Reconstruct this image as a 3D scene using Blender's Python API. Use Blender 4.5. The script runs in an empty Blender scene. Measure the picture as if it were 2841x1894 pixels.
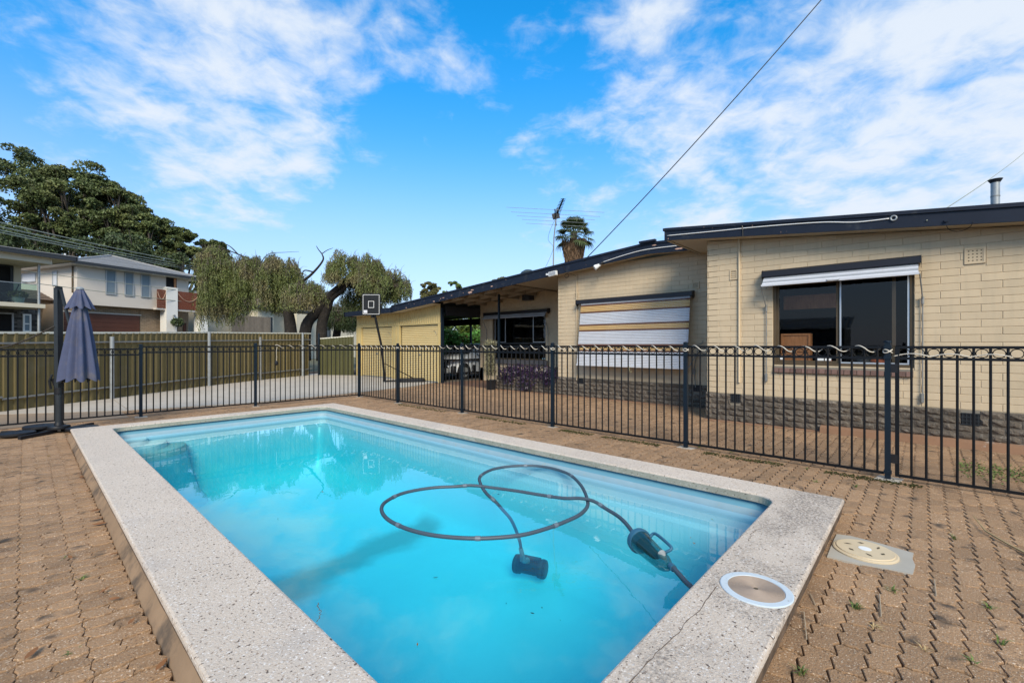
import bpy, math, random
import numpy as np
from mathutils import Matrix, Vector, noise as mnoise
R = math.radians
random.seed(7)
rng = np.random.default_rng(11)
scene = bpy.context.scene
col = scene.collection

# ------------------------------------------------------------------ camera
cam_d = bpy.data.cameras.new("camera")
cam = bpy.data.objects.new("camera", cam_d)
col.objects.link(cam)
cam.location = (0, 0, 1.40)
HEAD = 47.44
cam.rotation_euler = (R(90), 0, R(-HEAD))
cam_d.sensor_width = 36
cam_d.lens = 15.725
cam_d.shift_y = 10 / 2841
cam_d.clip_start = 0.05
cam_d.clip_end = 3000
scene.camera = cam

# ------------------------------------------------------------------ light
SUN_EL, SUN_AZ = 35.0, -138.0      # azimuth measured clockwise from +Y
sun_dir = Vector((math.sin(R(SUN_AZ)) * math.cos(R(SUN_EL)), math.cos(R(SUN_AZ)) * math.cos(R(SUN_EL)), math.sin(R(SUN_EL))))
sl = bpy.data.lights.new("sun", 'SUN')
sl.energy = 4.2
sl.angle = R(24)
sl.color = (1.0, 0.89, 0.72)
so = bpy.data.objects.new("sun", sl)
col.objects.link(so)
so.rotation_euler = sun_dir.to_track_quat('Z', 'Y').to_euler()

w = bpy.data.worlds.new("World")
scene.world = w
w.use_nodes = True
nt = w.node_tree
nt.nodes.clear()
def N(tree, typ, **kw):
    n = tree.nodes.new(typ)
    for k, v in kw.items():
        if k == 'inp':
            for i, val in v.items():
                n.inputs[i].default_value = val
        else:
            setattr(n, k, v)
    return n
def world_sky():
    L = nt.links.new
    out = N(nt, 'ShaderNodeOutputWorld')
    bg = N(nt, 'ShaderNodeBackground', inp={'Strength': 0.125})
    sky = N(nt, 'ShaderNodeTexSky', sky_type='NISHITA', sun_disc=False)
    sky.sun_elevation = R(SUN_EL)
    sky.sun_rotation = R(SUN_AZ)
    sky.air_density = 1.0
    sky.dust_density = 0.3
    sky.ozone_density = 1.6
    tc = N(nt, 'ShaderNodeTexCoord')
    nrm = N(nt, 'ShaderNodeVectorMath', operation='NORMALIZE')
    L(tc.outputs['Generated'], nrm.inputs[0])
    sep = N(nt, 'ShaderNodeSeparateXYZ')
    L(nrm.outputs[0], sep.inputs[0])
    hs = N(nt, 'ShaderNodeHueSaturation', inp={'Hue': 0.503, 'Saturation': 1.12, 'Value': 1.55})
    L(sky.outputs[0], hs.inputs['Color'])
    # blue depth gain with elevation
    mr0 = N(nt, 'ShaderNodeMapRange', interpolation_type='SMOOTHSTEP', inp={'From Min': 0.1, 'From Max': 0.62, 'To Min': 0.0, 'To Max': 1.0})
    L(sep.outputs[2], mr0.inputs['Value'])
    deep = N(nt, 'ShaderNodeMixRGB', blend_type='MULTIPLY', inp={'Color2': (0.10, 1.15, 1.5, 1)})
    L(mr0.outputs[0], deep.inputs['Fac'])
    L(hs.outputs[0], deep.inputs['Color1'])
    # planar cloud coordinates
    zz = N(nt, 'ShaderNodeMath', operation='ADD', inp={1: 0.22})
    L(sep.outputs[2], zz.inputs[0])
    zm = N(nt, 'ShaderNodeMath', operation='MAXIMUM', inp={1: 0.12})
    L(zz.outputs[0], zm.inputs[0])
    dv = N(nt, 'ShaderNodeVectorMath', operation='DIVIDE')
    L(nrm.outputs[0], dv.inputs[0])
    L(zm.outputs[0], dv.inputs[1])
    mp = N(nt, 'ShaderNodeMapping', inp={'Rotation': (0, 0, R(40)), 'Scale': (1.25, 1.25, 0.0), 'Location': (3.1, 1.7, 0)})
    L(dv.outputs[0], mp.inputs['Vector'])
    n1 = N(nt, 'ShaderNodeTexNoise', inp={'Scale': 2.6, 'Detail': 9.0, 'Roughness': 0.56, 'Distortion': 0.25})
    L(mp.outputs[0], n1.inputs['Vector'])
    n2 = N(nt, 'ShaderNodeTexNoise', inp={'Scale': 8.5, 'Detail': 6.0, 'Roughness': 0.6, 'Distortion': 0.5})
    L(mp.outputs[0], n2.inputs['Vector'])
    a = N(nt, 'ShaderNodeMath', operation='MULTIPLY', inp={1: 0.72})
    L(n1.outputs[0], a.inputs[0])
    b = N(nt, 'ShaderNodeMath', operation='MULTIPLY_ADD', inp={1: 0.28})
    L(n2.outputs[0], b.inputs[0])
    L(a.outputs[0], b.inputs[2])
    last = b.outputs[0]
    # cloud banks: (heading offset deg from view axis, elevation deg, half width deg, amount)
    banks = [(-33, 25, 17, 0.18), (-14, 33, 14, 0.08), (11, 27, 17, 0.07), (34, 22, 24, 0.13), (52, 20, 25, 0.13), (2, 33, 9, -.06),
             (-12, 14, 17, -0.12), (-45, 5, 14, -0.10), (95, 45, 45, 0.15), (-120, 45, 45, 0.10), (170, 40, 50, 0.16), (0, 82, 38, 0.30)]  # zenith bank is out of view, strengthened to whiten the ambient light
    for hd, el, wd, am in banks:
        h = R(HEAD + hd)
        dvec = (math.sin(h) * math.cos(R(el)), math.cos(h) * math.cos(R(el)), math.sin(R(el)))
        dt = N(nt, 'ShaderNodeVectorMath', operation='DOT_PRODUCT')
        dt.inputs[1].default_value = dvec
        L(nrm.outputs[0], dt.inputs[0])
        m = N(nt, 'ShaderNodeMapRange', interpolation_type='SMOOTHSTEP', inp={'From Min': math.cos(R(wd)), 'From Max': 1.0, 'To Min': 0.0, 'To Max': am})
        L(dt.outputs['Value'], m.inputs['Value'])
        s = N(nt, 'ShaderNodeMath', operation='ADD')
        L(last, s.inputs[0])
        L(m.outputs[0], s.inputs[1])
        last = s.outputs[0]
    cov = N(nt, 'ShaderNodeMapRange', interpolation_type='SMOOTHSTEP', inp={'From Min': 0.53, 'From Max': 0.785, 'To Min': 0.0, 'To Max': 1.0})
    L(last, cov.inputs['Value'])
    # horizon milkiness
    hz = N(nt, 'ShaderNodeMapRange', interpolation_type='SMOOTHSTEP', inp={'From Min': -0.02, 'From Max': 0.42, 'To Min': 0.75, 'To Max': 0.0})
    L(sep.outputs[2], hz.inputs['Value'])
    mh = N(nt, 'ShaderNodeMixRGB', inp={'Color2': (3.3, 4.7, 7.8, 1)})
    L(hz.outputs[0], mh.inputs['Fac'])
    L(deep.outputs[0], mh.inputs['Color1'])
    cv = N(nt, 'ShaderNodeMath', operation='MULTIPLY', inp={1: 0.95})
    L(cov.outputs[0], cv.inputs[0])
    mc = N(nt, 'ShaderNodeMixRGB', inp={'Color2': (6.2, 6.75, 7.5, 1)})
    L(cv.outputs[0], mc.inputs['Fac'])
    L(mh.outputs[0], mc.inputs['Color1'])
    L(mc.outputs[0], bg.inputs['Color'])
    L(bg.outputs[0], out.inputs[0])
world_sky()
scene.view_settings.view_transform = 'Standard'
scene.view_settings.look = 'None'
scene.view_settings.gamma = 1
scene.view_settings.exposure = 0.08
scene.render.engine = 'CYCLES'
scene.cycles.max_bounces = 8
scene.cycles.transparent_max_bounces = 16
scene.cycles.caustics_refractive = False
scene.cycles.caustics_reflective = False

# ------------------------------------------------------------------ materials
MATS = {}
def pmat(name, c, rough=0.75, var=0.12, vs=3.0, c2=None, c2s=1.2, c2t=(0.5, 0.7), c2a=0.8, bump=0.0, bs=60, metal=0.0, isl=0.0, spk=None, spks=90, spkt=(0.66, 0.70), spec=0.35, streak=None, rnd=0.0, bdist=0.004):
    """Procedural surface: base colour with large and small mottling, an optional second colour in patches, specks and relief."""
    if name in MATS:
        return MATS[name]
    m = bpy.data.materials.new(name)
    m.use_nodes = True
    t = m.node_tree
    L = t.links.new
    bs_ = t.nodes['Principled BSDF']
    bs_.inputs['Roughness'].default_value = rough
    bs_.inputs['Metallic'].default_value = metal
    bs_.inputs['Specular IOR Level'].default_value = spec
    geo = N(t, 'ShaderNodeNewGeometry')
    cur = N(t, 'ShaderNodeRGB')
    cur.outputs[0].default_value = (*c, 1)
    last = cur.outputs[0]
    def noise(s, det=4, rg=0.55, stretch=None):
        n = N(t, 'ShaderNodeTexNoise', inp={'Scale': s, 'Detail': det, 'Roughness': rg})
        if stretch:
            mp = N(t, 'ShaderNodeMapping', inp={'Scale': stretch})
            L(geo.outputs['Position'], mp.inputs['Vector'])
            L(mp.outputs[0], n.inputs['Vector'])
        else:
            L(geo.outputs['Position'], n.inputs['Vector'])
        return n
    if c2:
        n = noise(c2s, 6, 0.62)
        r = N(t, 'ShaderNodeMapRange', interpolation_type='SMOOTHSTEP', inp={'From Min': c2t[0], 'From Max': c2t[1], 'To Max': c2a})
        L(n.outputs[0], r.inputs['Value'])
        mx = N(t, 'ShaderNodeMixRGB', inp={'Color2': (*c2, 1)})
        L(r.outputs[0], mx.inputs['Fac']); L(last, mx.inputs['Color1'])
        last = mx.outputs[0]
    if streak:
        n = noise(streak[0], 4, 0.6, streak[1])
        r = N(t, 'ShaderNodeMapRange', inp={'From Min': 0.45, 'From Max': 0.75, 'To Max': streak[3]})
        L(n.outputs[0], r.inputs['Value'])
        mx = N(t, 'ShaderNodeMixRGB', inp={'Color2': (*streak[2], 1)})
        L(r.outputs[0], mx.inputs['Fac']); L(last, mx.inputs['Color1'])
        last = mx.outputs[0]
    if spk:
        for (sc, sz, th) in spk:
            n = noise(sz, 2, 0.5)
            r = N(t, 'ShaderNodeMapRange', inp={'From Min': th[0], 'From Max': th[1]})
            L(n.outputs[0], r.inputs['Value'])
            mx = N(t, 'ShaderNodeMixRGB', inp={'Color2': (*sc, 1)})
            L(r.outputs[0], mx.inputs['Fac']); L(last, mx.inputs['Color1'])
            last = mx.outputs[0]
    def vary(sock, amt):
        nonlocal last
        r = N(t, 'ShaderNodeMapRange', inp={'To Min': 1 - amt, 'To Max': 1 + amt})
        L(sock, r.inputs['Value'])
        mx = N(t, 'ShaderNodeVectorMath', operation='SCALE')
        L(last, mx.inputs[0]); L(r.outputs[0], mx.inputs['Scale'])
        last = mx.outputs[0]
    if var:
        n = noise(vs, 5, 0.6)
        vary(n.outputs[0], var * 2.2)
    if isl:
        vary(geo.outputs['Random Per Island'], isl)
    if rnd:
        oi = N(t, 'ShaderNodeObjectInfo')
        vary(oi.outputs['Random'], rnd)
    L(last, bs_.inputs['Base Color'])
    if bump:
        n = noise(bs, 5, 0.65)
        bp = N(t, 'ShaderNodeBump', inp={'Strength': bump, 'Distance': bdist})
        L(n.outputs[0], bp.inputs['Height'])
        L(bp.outputs[0], bs_.inputs['Normal'])
    MATS[name] = m
    return m

def glass_mat(name, tint, ior=1.5, rough=0.01, bump=0.0, absorb=None, op=0.0, opcol=(0, 0, 0)):
    """Thin clear sheet: lets light straight through, reflects by Fresnel; op mixes in a diffuse body."""
    m = bpy.data.materials.new(name)
    m.use_nodes = True
    t = m.node_tree
    t.nodes.clear()
    L = t.links.new
    out = N(t, 'ShaderNodeOutputMaterial')
    tr = N(t, 'ShaderNodeBsdfTransparent', inp={'Color': (*tint, 1)})
    gl = N(t, 'ShaderNodeBsdfGlossy', inp={'Roughness': rough, 'Color': (1, 1, 1, 1)})
    fr = N(t, 'ShaderNodeFresnel', inp={'IOR': ior})
    if bump:
        geo = N(t, 'ShaderNodeNewGeometry')
        mp = N(t, 'ShaderNodeMapping', inp={'Scale': (1, 1, 1)})
        L(geo.outputs['Position'], mp.inputs[0])
        n = N(t, 'ShaderNodeTexNoise', inp={'Scale': 5.5, 'Detail': 3.0, 'Roughness': 0.45})
        L(mp.outputs[0], n.inputs['Vector'])
        bp = N(t, 'ShaderNodeBump', inp={'Strength': bump, 'Distance': 0.004})
        L(n.outputs[0], bp.inputs['Height'])
        L(bp.outputs[0], gl.inputs['Normal'])
        L(bp.outputs[0], fr.inputs['Normal'])
    mx = N(t, 'ShaderNodeMixShader')
    g2 = N(t, 'ShaderNodeNewGeometry')
    inv_ = N(t, 'ShaderNodeMath', operation='SUBTRACT', inp={0: 1.0})
    L(g2.outputs['Backfacing'], inv_.inputs[1])
    fm_ = N(t, 'ShaderNodeMath', operation='MULTIPLY')
    L(fr.outputs[0], fm_.inputs[0]); L(inv_.outputs[0], fm_.inputs[1])
    base = tr.outputs[0]
    if op:
        df = N(t, 'ShaderNodeBsdfDiffuse', inp={'Color': (*opcol, 1)})
        m2 = N(t, 'ShaderNodeMixShader', inp={'Fac': op})
        L(base, m2.inputs[1]); L(df.outputs[0], m2.inputs[2])
        base = m2.outputs[0]
    L(fm_.outputs[0], mx.inputs[0]); L(base, mx.inputs[1]); L(gl.outputs[0], mx.inputs[2])
    L(mx.outputs[0], out.inputs['Surface'])
    if absorb:
        va = N(t, 'ShaderNodeVolumeAbsorption', inp={'Color': (*absorb[0], 1), 'Density': absorb[1]})
        L(va.outputs[0], out.inputs['Volume'])
    MATS[name] = m
    return m

CREAM = pmat('cream_paint', (.54, .425, .282), .8, .05, 1.6, c2=(.42, .33, .2), c2s=2.5, c2t=(.56, .75), c2a=.35, bump=.35, bs=120, rnd=.045, isl=.04, streak=(2.2, (6, 6, .5), (.33, .28, .2), .25))
SOFFIT = pmat('soffit_paint', (.50, .43, .32), .8, .05, 1.5)
NAVY = pmat('dark_fascia_paint', (.010, .014, .026), .5, .15, 3, c2=(.03, .033, .04), c2s=5, c2t=(.55, .7), spec=.25, spk=[((.45, .28, .2), 16, (.745, .755))], bump=.15, bs=30)
STONE = pmat('rock_face_stone', (.105, .085, .066), .92, .18, 9, c2=(.20, .175, .145), c2s=14, c2t=(.5, .68), c2a=.8, bump=1.0, bs=38, rnd=.22, isl=.2, bdist=.02)
MORTAR = pmat('grey_mortar', (.20, .175, .14), .95, .1, 8, bump=.4, bs=80)
PAVER = pmat('clay_paver', (.325, .196, .106), .93, .13, 1.1, c2=(.15, .095, .06), c2s=3.4, c2t=(.53, .74), c2a=.75,
             spk=[((.58, .45, .33), 120, (.60, .68)), ((.11, .065, .04), 80, (.62, .72)), ((.075, .055, .04), 6.5, (.61, .74))], bump=1.0, bs=95, isl=.16, rnd=.15, bdist=.010)
SOIL = pmat('joint_soil', (.04, .027, .018), .98, .2, 6, c2=(.09, .06, .035), c2s=9, bump=.8, bs=60)
COPING = pmat('exposed_aggregate', (.56, .47, .385), .88, .07, 1.3, c2=(.40, .355, .32), c2s=1.7, c2t=(.5, .72), c2a=.55,
              spk=[((.34, .26, .20), 70, (.60, .66)), ((.70, .65, .60), 90, (.60, .67)), ((.12, .09, .07), 52, (.655, .685))], bump=.9, bs=100, bdist=.006)
HAUNCH = pmat('haunch_mortar', (.27, .18, .11), .95, .2, 3.2, c2=(.085, .065, .05), c2s=3.4, c2t=(.44, .62), c2a=.9, bump=.5, bs=50)
CONC = pmat('slab_concrete', (.42, .375, .32), .93, .1, 1.2, c2=(.26, .22, .17), c2s=2.4, c2t=(.52, .72), c2a=.6, spk=[((.18, .14, .09), 12, (.70, .76))], bump=.4, bs=60)
BRNCONC = pmat('brown_concrete', (.27, .20, .14), .95, .1, 2, bump=.3, bs=50)
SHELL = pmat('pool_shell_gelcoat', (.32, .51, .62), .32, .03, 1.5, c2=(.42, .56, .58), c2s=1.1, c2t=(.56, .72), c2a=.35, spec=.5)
LIP = pmat('pool_lip_scale', (.24, .36, .42), .6, .06, 6, c2=(.30, .33, .30), c2s=18, c2t=(.6, .66), c2a=.8)
BLACKM = pmat('black_powdercoat', (.005, .006, .008), .45, .1, 8, spec=.25)
POSTM = pmat('blue_black_powdercoat', (.006, .013, .022), .45, .12, 6, spec=.25)
OLIVE = pmat('olive_sheet_steel', (.145, .112, .044), .55, .1, 1.2, c2=(.21, .17, .10), c2s=1.8, c2t=(.55, .75), c2a=.4)
OLIVE2 = pmat('green_olive_sheet_steel', (.07, .068, .025), .55, .1, 1.2)
CAPW = pmat('pale_cap_rail', (.62, .60, .50), .5, .05, 5)
GALV = pmat('galvanised_steel', (.30, .32, .33), .45, .18, 9, metal=.35)
RUSTG = pmat('dull_galvanised', (.22, .22, .21), .6, .15, 9, metal=.2)
GARY = pmat('tan_ribbed_steel', (.52, .40, .18), .55, .05, 1.5, c2=(.30, .22, .10), c2s=2.2, c2t=(.55, .75), c2a=.5)
GARY2 = pmat('roller_door_steel', (.58, .45, .22), .5, .04, 2)
CANVAS = pmat('slate_canvas', (.066, .078, .138), .95, .10, 5, c2=(.12, .11, .12), c2s=4, bump=.3, bs=300)
CHARC = pmat('charcoal_metal', (.022, .026, .030), .42, .1, 6)
BLKPL = pmat('black_plastic', (.012, .012, .014), .42, .15, 9)
HOSE = pmat('grey_hose', (.052, .075, .10), .45, .10, 9, isl=.05)
HOSELT = pmat('hose_cuff', (.12, .155, .19), .4, .05, 9)
BLUEP = pmat('blue_plastic', (.03, .11, .18), .35, .05, 9)
ROPE = pmat('cream_cable', (.55, .50, .42), .6, .12, 20)
ALU = pmat('silver_aluminium', (.52, .55, .58), .35, .05, 8, metal=.5)
BRONZE = pmat('bronze_anodised', (.11, .078, .045), .42, .1, 8, metal=.3)
SLATW = pmat('white_slat', (.56, .565, .59), .42, .04, 6)
SLATG = pmat('grey_slat', (.33, .34, .36), .4, .05, 6)
SLATY = pmat('tan_slat', (.56, .37, .16), .42, .05, 6)
SLATB = pmat('brown_slat', (.13, .055, .032), .45, .05, 6)
BOXB = pmat('black_pelmet', (.014, .012, .014), .35, .1, 9)
SILLB = pmat('sill_brick', (.145, .085, .068), .8, .15, 12, rnd=.2, bump=.4, bs=70)
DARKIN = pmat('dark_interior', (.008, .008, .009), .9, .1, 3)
WOODIN = pmat('stained_timber', (.42, .19, .08), .55, .15, 4, streak=(3, (30, 30, 2), (.12, .05, .02), .5))
LATT = pmat('cream_beam', (.36, .30, .22), .85, .06, 3)
LEAFG = pmat('gum_leaf', (.088, .115, .038), .6, .25, .25, c2=(.12, .13, .04), c2s=.35, c2t=(.45, .65), isl=.42)
LEAFG2 = pmat('dark_gum_leaf', (.05, .072, .026), .6, .25, .3, isl=.4)
LEAFP = pmat('pepper_leaf', (.105, .125, .036), .6, .2, .6, c2=(.17, .14, .07), c2s=.8, c2t=(.48, .62), c2a=.8, isl=.6)
LEAFP2 = pmat('dark_pepper_leaf', (.05, .072, .024), .6, .2, .8, isl=.35)
LEAFV = pmat('vine_leaf', (.10, .25, .05), .5, .2, 1.5, isl=.4)
LEAFY = pmat('lime_leaf', (.10, .15, .03), .5, .2, 1.5, isl=.4)
LEAFR = pmat('bronze_leaf', (.12, .115, .04), .6, .2, 1.5, isl=.4)
PURP = pmat('purple_leaf', (.030, .016, .045), .4, .2, 6, isl=.5, spk=[((.16, .12, .22), 30, (.66, .72))])
DRYP = pmat('dry_plant', (.20, .185, .11), .85, .2, 9, isl=.4)
GRASS = pmat('weed_green', (.10, .14, .035), .7, .2, 9, isl=.4)
MOSS = pmat('moss', (.045, .045, .012), .98, .3, 14, bump=1, bs=90)
STRAW = pmat('straw', (.36, .26, .13), .9, .15, 9, isl=.3)
LEAFD = pmat('dead_leaf', (.20, .085, .03), .8, .2, 20, isl=.4)
BARK = pmat('dark_bark', (.022, .018, .015), .95, .25, 3, c2=(.05, .042, .035), c2s=6, bump=1, bs=14, bdist=.05)
BARKG = pmat('grey_bark', (.075, .063, .052), .95, .25, 1.5)
TWIG = pmat('bare_twig', (.10, .08, .065), .95, .2, 9)
RENDER_ = pmat('beige_render', (.60, .54, .475), .9, .04, .8)
RENDER2 = pmat('white_render', (.70, .68, .64), .9, .04, .8)
CREAMH = pmat('cream_render', (.55, .50, .39), .9, .05, .8)
TILEG = pmat('grey_roof_tile', (.26, .26, .265), .7, .1, 2, c2=(.30, .30, .30), c2s=3, rnd=.08, isl=.12)
TILEB = pmat('brown_roof_tile', (.13, .095, .075), .75, .12, 2, isl=.15)
BRKB = pmat('beige_brick', (.33, .24, .16), .9, .1, 9, isl=.12)
BRKD = pmat('charcoal_brick', (.035, .032, .032), .85, .2, 12, isl=.3)
CEDAR = pmat('cedar_board', (.15, .042, .018), .5, .12, 1.2, isl=.14)
GDOOR = pmat('brown_garage_door', (.105, .038, .022), .5, .1, 2, isl=.08)
WFRAME = pmat('grey_window_frame', (.34, .36, .38), .5, .03, 8)
WHITE = pmat('white_trim', (.72, .72, .70), .5, .03, 8)
DGUT = pmat('dark_gutter', (.03, .033, .038), .45, .05, 6)
BLIND = pmat('blue_grey_blind', (.17, .22, .26), .6, .05, 4)
SHEDM = pmat('dark_shed_steel', (.06, .065, .07), .5, .1, 3)
CARP = pmat('silver_car_paint', (.72, .75, .78), .25, .03, 4, spec=.6)
TYRE = pmat('tyre_rubber', (.012, .012, .012), .8, .1, 9)
CARGL = pmat('car_glass', (.03, .04, .045), .08, .05, 3, spec=.8)
TERRA = pmat('terracotta', (.35, .10, .045), .7, .1, 9)
WIRE = pmat('black_wire', (.015, .015, .015), .5, 0)
WIREG = pmat('pale_wire', (.28, .30, .24), .5, 0)
LIDT = pmat('tan_lid', (.55, .44, .29), .55, .05, 9)
LIDS = pmat('stone_lid', (.34, .26, .20), .6, .08, 20)
LIDW = pmat('white_ring', (.50, .56, .60), .4, .06, 12, c2=(.35, .36, .36), c2s=30, c2t=(.64, .67))
KHOLE = pmat('hole_dark', (.09, .07, .045), .9, .05, 9)
KERB = pmat('brown_kerb', (.26, .145, .085), .95, .12, 2.5, c2=(.42, .36, .30), c2s=2.2, c2t=(.62, .66), bump=.5, bs=50)
RED = pmat('red_door_paint', (.10, .02, .015), .4, .05, 4)
PALMT = pmat('palm_thatch', (.16, .10, .06), .95, .2, 3, isl=.4)
PALML = pmat('palm_leaf', (.055, .075, .028), .6, .2, 1, isl=.35)
GLASSW = glass_mat('window_glass', (.86, .87, .88), 1.4)
GLASSB = glass_mat('balustrade_glass', (.62, .74, .70), 1.45)
GLASSC = glass_mat('canister_plastic', (.42, .62, .64), 1.45, .05, op=.16, opcol=(.03, .12, .13))
WATERM = glass_mat('pool_water', (1, 1, 1), 1.6, 0.0, bump=.14, absorb=((.34, .985, .985), .9))

# ------------------------------------------------------------------ mesh helpers
class MB:
    def __init__(s):
        s.v = []; s.f = []
    def add(s, vs, fs):
        o = len(s.v)
        s.v.extend(tuple(p) for p in vs)
        s.f.extend(tuple(o + i for i in f) for f in fs)
        return s
    def box(s, x0, x1, y0, y1, z0, z1):
        if x1 < x0: x0, x1 = x1, x0
        if y1 < y0: y0, y1 = y1, y0
        return s.add([(x0, y0, z0), (x1, y0, z0), (x1, y1, z0), (x0, y1, z0), (x0, y0, z1), (x1, y0, z1), (x1, y1, z1), (x0, y1, z1)],
              [(0, 3, 2, 1), (4, 5, 6, 7), (0, 1, 5, 4), (1, 2, 6, 5), (2, 3, 7, 6), (3, 0, 4, 7)])
    def bar(s, a, b, w, h=None, up=(0, 0, 1)):
        """rectangular bar from a to b"""
        h = h or w
        a = Vector(a); b = Vector(b)
        d = (b - a).normalized(); u = Vector(up)
        if abs(d.dot(u)) > .98: u = Vector((1, 0, 0))
        r = d.cross(u).normalized(); u = r.cross(d)
        r *= w / 2; u *= h / 2
        return s.add([a - r - u, a + r - u, a + r + u, a - r + u, b - r - u, b + r - u, b + r + u, b - r + u],
              [(0, 1, 2, 3), (7, 6, 5, 4), (0, 4, 5, 1), (1, 5, 6, 2), (2, 6, 7, 3), (3, 7, 4, 0)])
    def tube(s, pts, r, n=8, cap=True, closed=False):
        pts = [Vector(p) for p in pts]
        m = len(pts)
        rr = r if hasattr(r, '__len__') else [r] * m
        o = len(s.v)
        prev = None
        for i, p in enumerate(pts):
            if closed: d = (pts[(i + 1) % m] - pts[i - 1])
            else: d = (pts[min(i + 1, m - 1)] - pts[max(i - 1, 0)])
            d.normalize()
            if prev is None:
                u = Vector((0, 0, 1)) if abs(d.z) < .9 else Vector((1, 0, 0))
            else:
                u = prev
            u = (u - d * u.dot(d))
            if u.length < 1e-6: u = Vector((0, 1, 0))
            u.normalize(); prev = u
            q = d.cross(u)
            for k in range(n):
                a = 2 * math.pi * k / n
                s.v.append(tuple(p + (u * math.cos(a) + q * math.sin(a)) * rr[i]))
        segs = m if closed else m - 1
        for i in range(segs):
            j = (i + 1) % m
            for k in range(n):
                k2 = (k + 1) % n
                s.f.append((o + i * n + k, o + i * n + k2, o + j * n + k2, o + j * n + k))
        if cap and not closed:
            s.f.append(tuple(o + k for k in range(n))[::-1])
            s.f.append(tuple(o + (m - 1) * n + k for k in range(n)))
        return s
    def lathe(s, prof, c=(0, 0, 0), n=24, cap=True):
        o = len(s.v)
        for (r, z) in prof:
            for k in range(n):
                a = 2 * math.pi * k / n
                s.v.append((c[0] + r * math.cos(a), c[1] + r * math.sin(a), c[2] + z))
        m = len(prof)
        for i in range(m - 1):
            for k in range(n):
                k2 = (k + 1) % n
                s.f.append((o + i * n + k, o + i * n + k2, o + (i + 1) * n + k2, o + (i + 1) * n + k))
        if cap:
            s.f.append(tuple(o + k for k in range(n))[::-1])
            s.f.append(tuple(o + (m - 1) * n + k for k in range(n)))
        return s
    def prism(s, poly, z0, z1):
        n = len(poly)
        o = len(s.v)
        s.v += [(x, y, z0) for x, y in poly] + [(x, y, z1) for x, y in poly]
        s.f.append(tuple(o + k for k in range(n))[::-1]); s.f.append(tuple(o + n + k for k in range(n)))
        for k in range(n):
            k2 = (k + 1) % n
            s.f.append((o + k, o + k2, o + n + k2, o + n + k))
        return s
    def loops(s, loops, cap0=False, cap1=False, closed=True):
        """loft through point loops of equal length"""
        o = len(s.v); n = len(loops[0])
        for l in loops: s.v.extend(tuple(p) for p in l)
        for i in range(len(loops) - 1):
            for k in range(n if closed else n - 1):
                k2 = (k + 1) % n
                s.f.append((o + i * n + k, o + i * n + k2, o + (i + 1) * n + k2, o + (i + 1) * n + k))
        if cap0: s.f.append(tuple(o + k for k in range(n))[::-1])
        if cap1: s.f.append(tuple(o + (len(loops) - 1) * n + k for k in range(n)))
        return s
    def build(s, name, mat, parent=None, smooth=False, kind=None, label=None, local=False):
        me = bpy.data.meshes.new(name)
        vs = s.v
        if parent is not None and not local:
            inv = WM[parent.name].inverted()
            vs = [tuple(inv @ Vector(p)) for p in vs]
        me.from_pydata(vs, [], s.f)
        me.update()
        if smooth:
            me.polygons.foreach_set('use_smooth', [True] * len(me.polygons))
            if smooth != 'all':
                me.set_sharp_from_angle(angle=R(40))
        me.materials.append(mat)
        return link(name, me, parent, kind, label)
WM = {}
def link(name, me, parent=None, kind=None, label=None):
    o = bpy.data.objects.new(name, me)
    col.objects.link(o)
    if parent is not None:
        o.parent = parent
        WM[o.name] = WM[parent.name]
    else:
        WM[o.name] = Matrix.Identity(4)
    if kind: o['kind'] = kind
    if label: o['label'] = label
    return o
def thing(name, label, cat, loc=(0, 0, 0), rz=0.0, group=None):
    o = bpy.data.objects.new(name, None)
    o.empty_display_size = .2
    col.objects.link(o)
    o.location = loc
    o.rotation_euler = (0, 0, rz)
    WM[o.name] = Matrix.Translation(loc) @ Matrix.Rotation(rz, 4, 'Z')
    o['label'] = label; o['category'] = cat
    if group: o['group'] = group
    return o
def tag(o, label, cat, group=None):
    o['label'] = label; o['category'] = cat
    if group: o['group'] = group
    return o
def inst(src, parent, mtx=None, name=None):
    """copy an object (sharing its mesh) under parent; mtx in the parent's frame"""
    c = src.copy()
    col.objects.link(c)
    c.parent = parent
    WM[c.name] = WM[parent.name]
    if mtx is not None: c.matrix_local = mtx
    return c
def copy_thing(src, loc, label, rz=None, group=None):
    c = src.copy(); col.objects.link(c)
    c.location = loc
    if rz is not None: c.rotation_euler = (0, 0, rz)
    c['label'] = label
    if group: c['group'] = group
    for ch in src.children:
        d = ch.copy(); col.objects.link(d); d.parent = c
        for g in ch.children:
            e = g.copy(); col.objects.link(e); e.parent = d
    return c
def quads(name, C, A, B, mat, parent=None, kind=None, label=None):
    """numpy quads: centres C, half axes A and B (N,3) -> one mesh"""
    n = len(C)
    V = np.stack([C - A, C + B, C + A, C - B], 1).reshape(-1, 3)
    if parent is not None:
        inv = np.array(WM[parent.name].inverted())
        V = V @ inv[:3, :3].T + inv[:3, 3]
    me = bpy.data.meshes.new(name)
    me.vertices.add(4 * n); me.loops.add(4 * n); me.polygons.add(n)
    me.vertices.foreach_set('co', V.astype(np.float32).ravel())
    me.loops.foreach_set('vertex_index', np.arange(4 * n, dtype=np.int32))
    me.polygons.foreach_set('loop_start', np.arange(0, 4 * n, 4, dtype=np.int32))
    me.update(calc_edges=True)
    me.materials.append(mat)
    return link(name, me, parent, kind, label)
def rvec(n, up=0.0):
    v = rng.normal(size=(n, 3)); v[:, 2] += up
    return v / np.linalg.norm(v, axis=1)[:, None]
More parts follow.
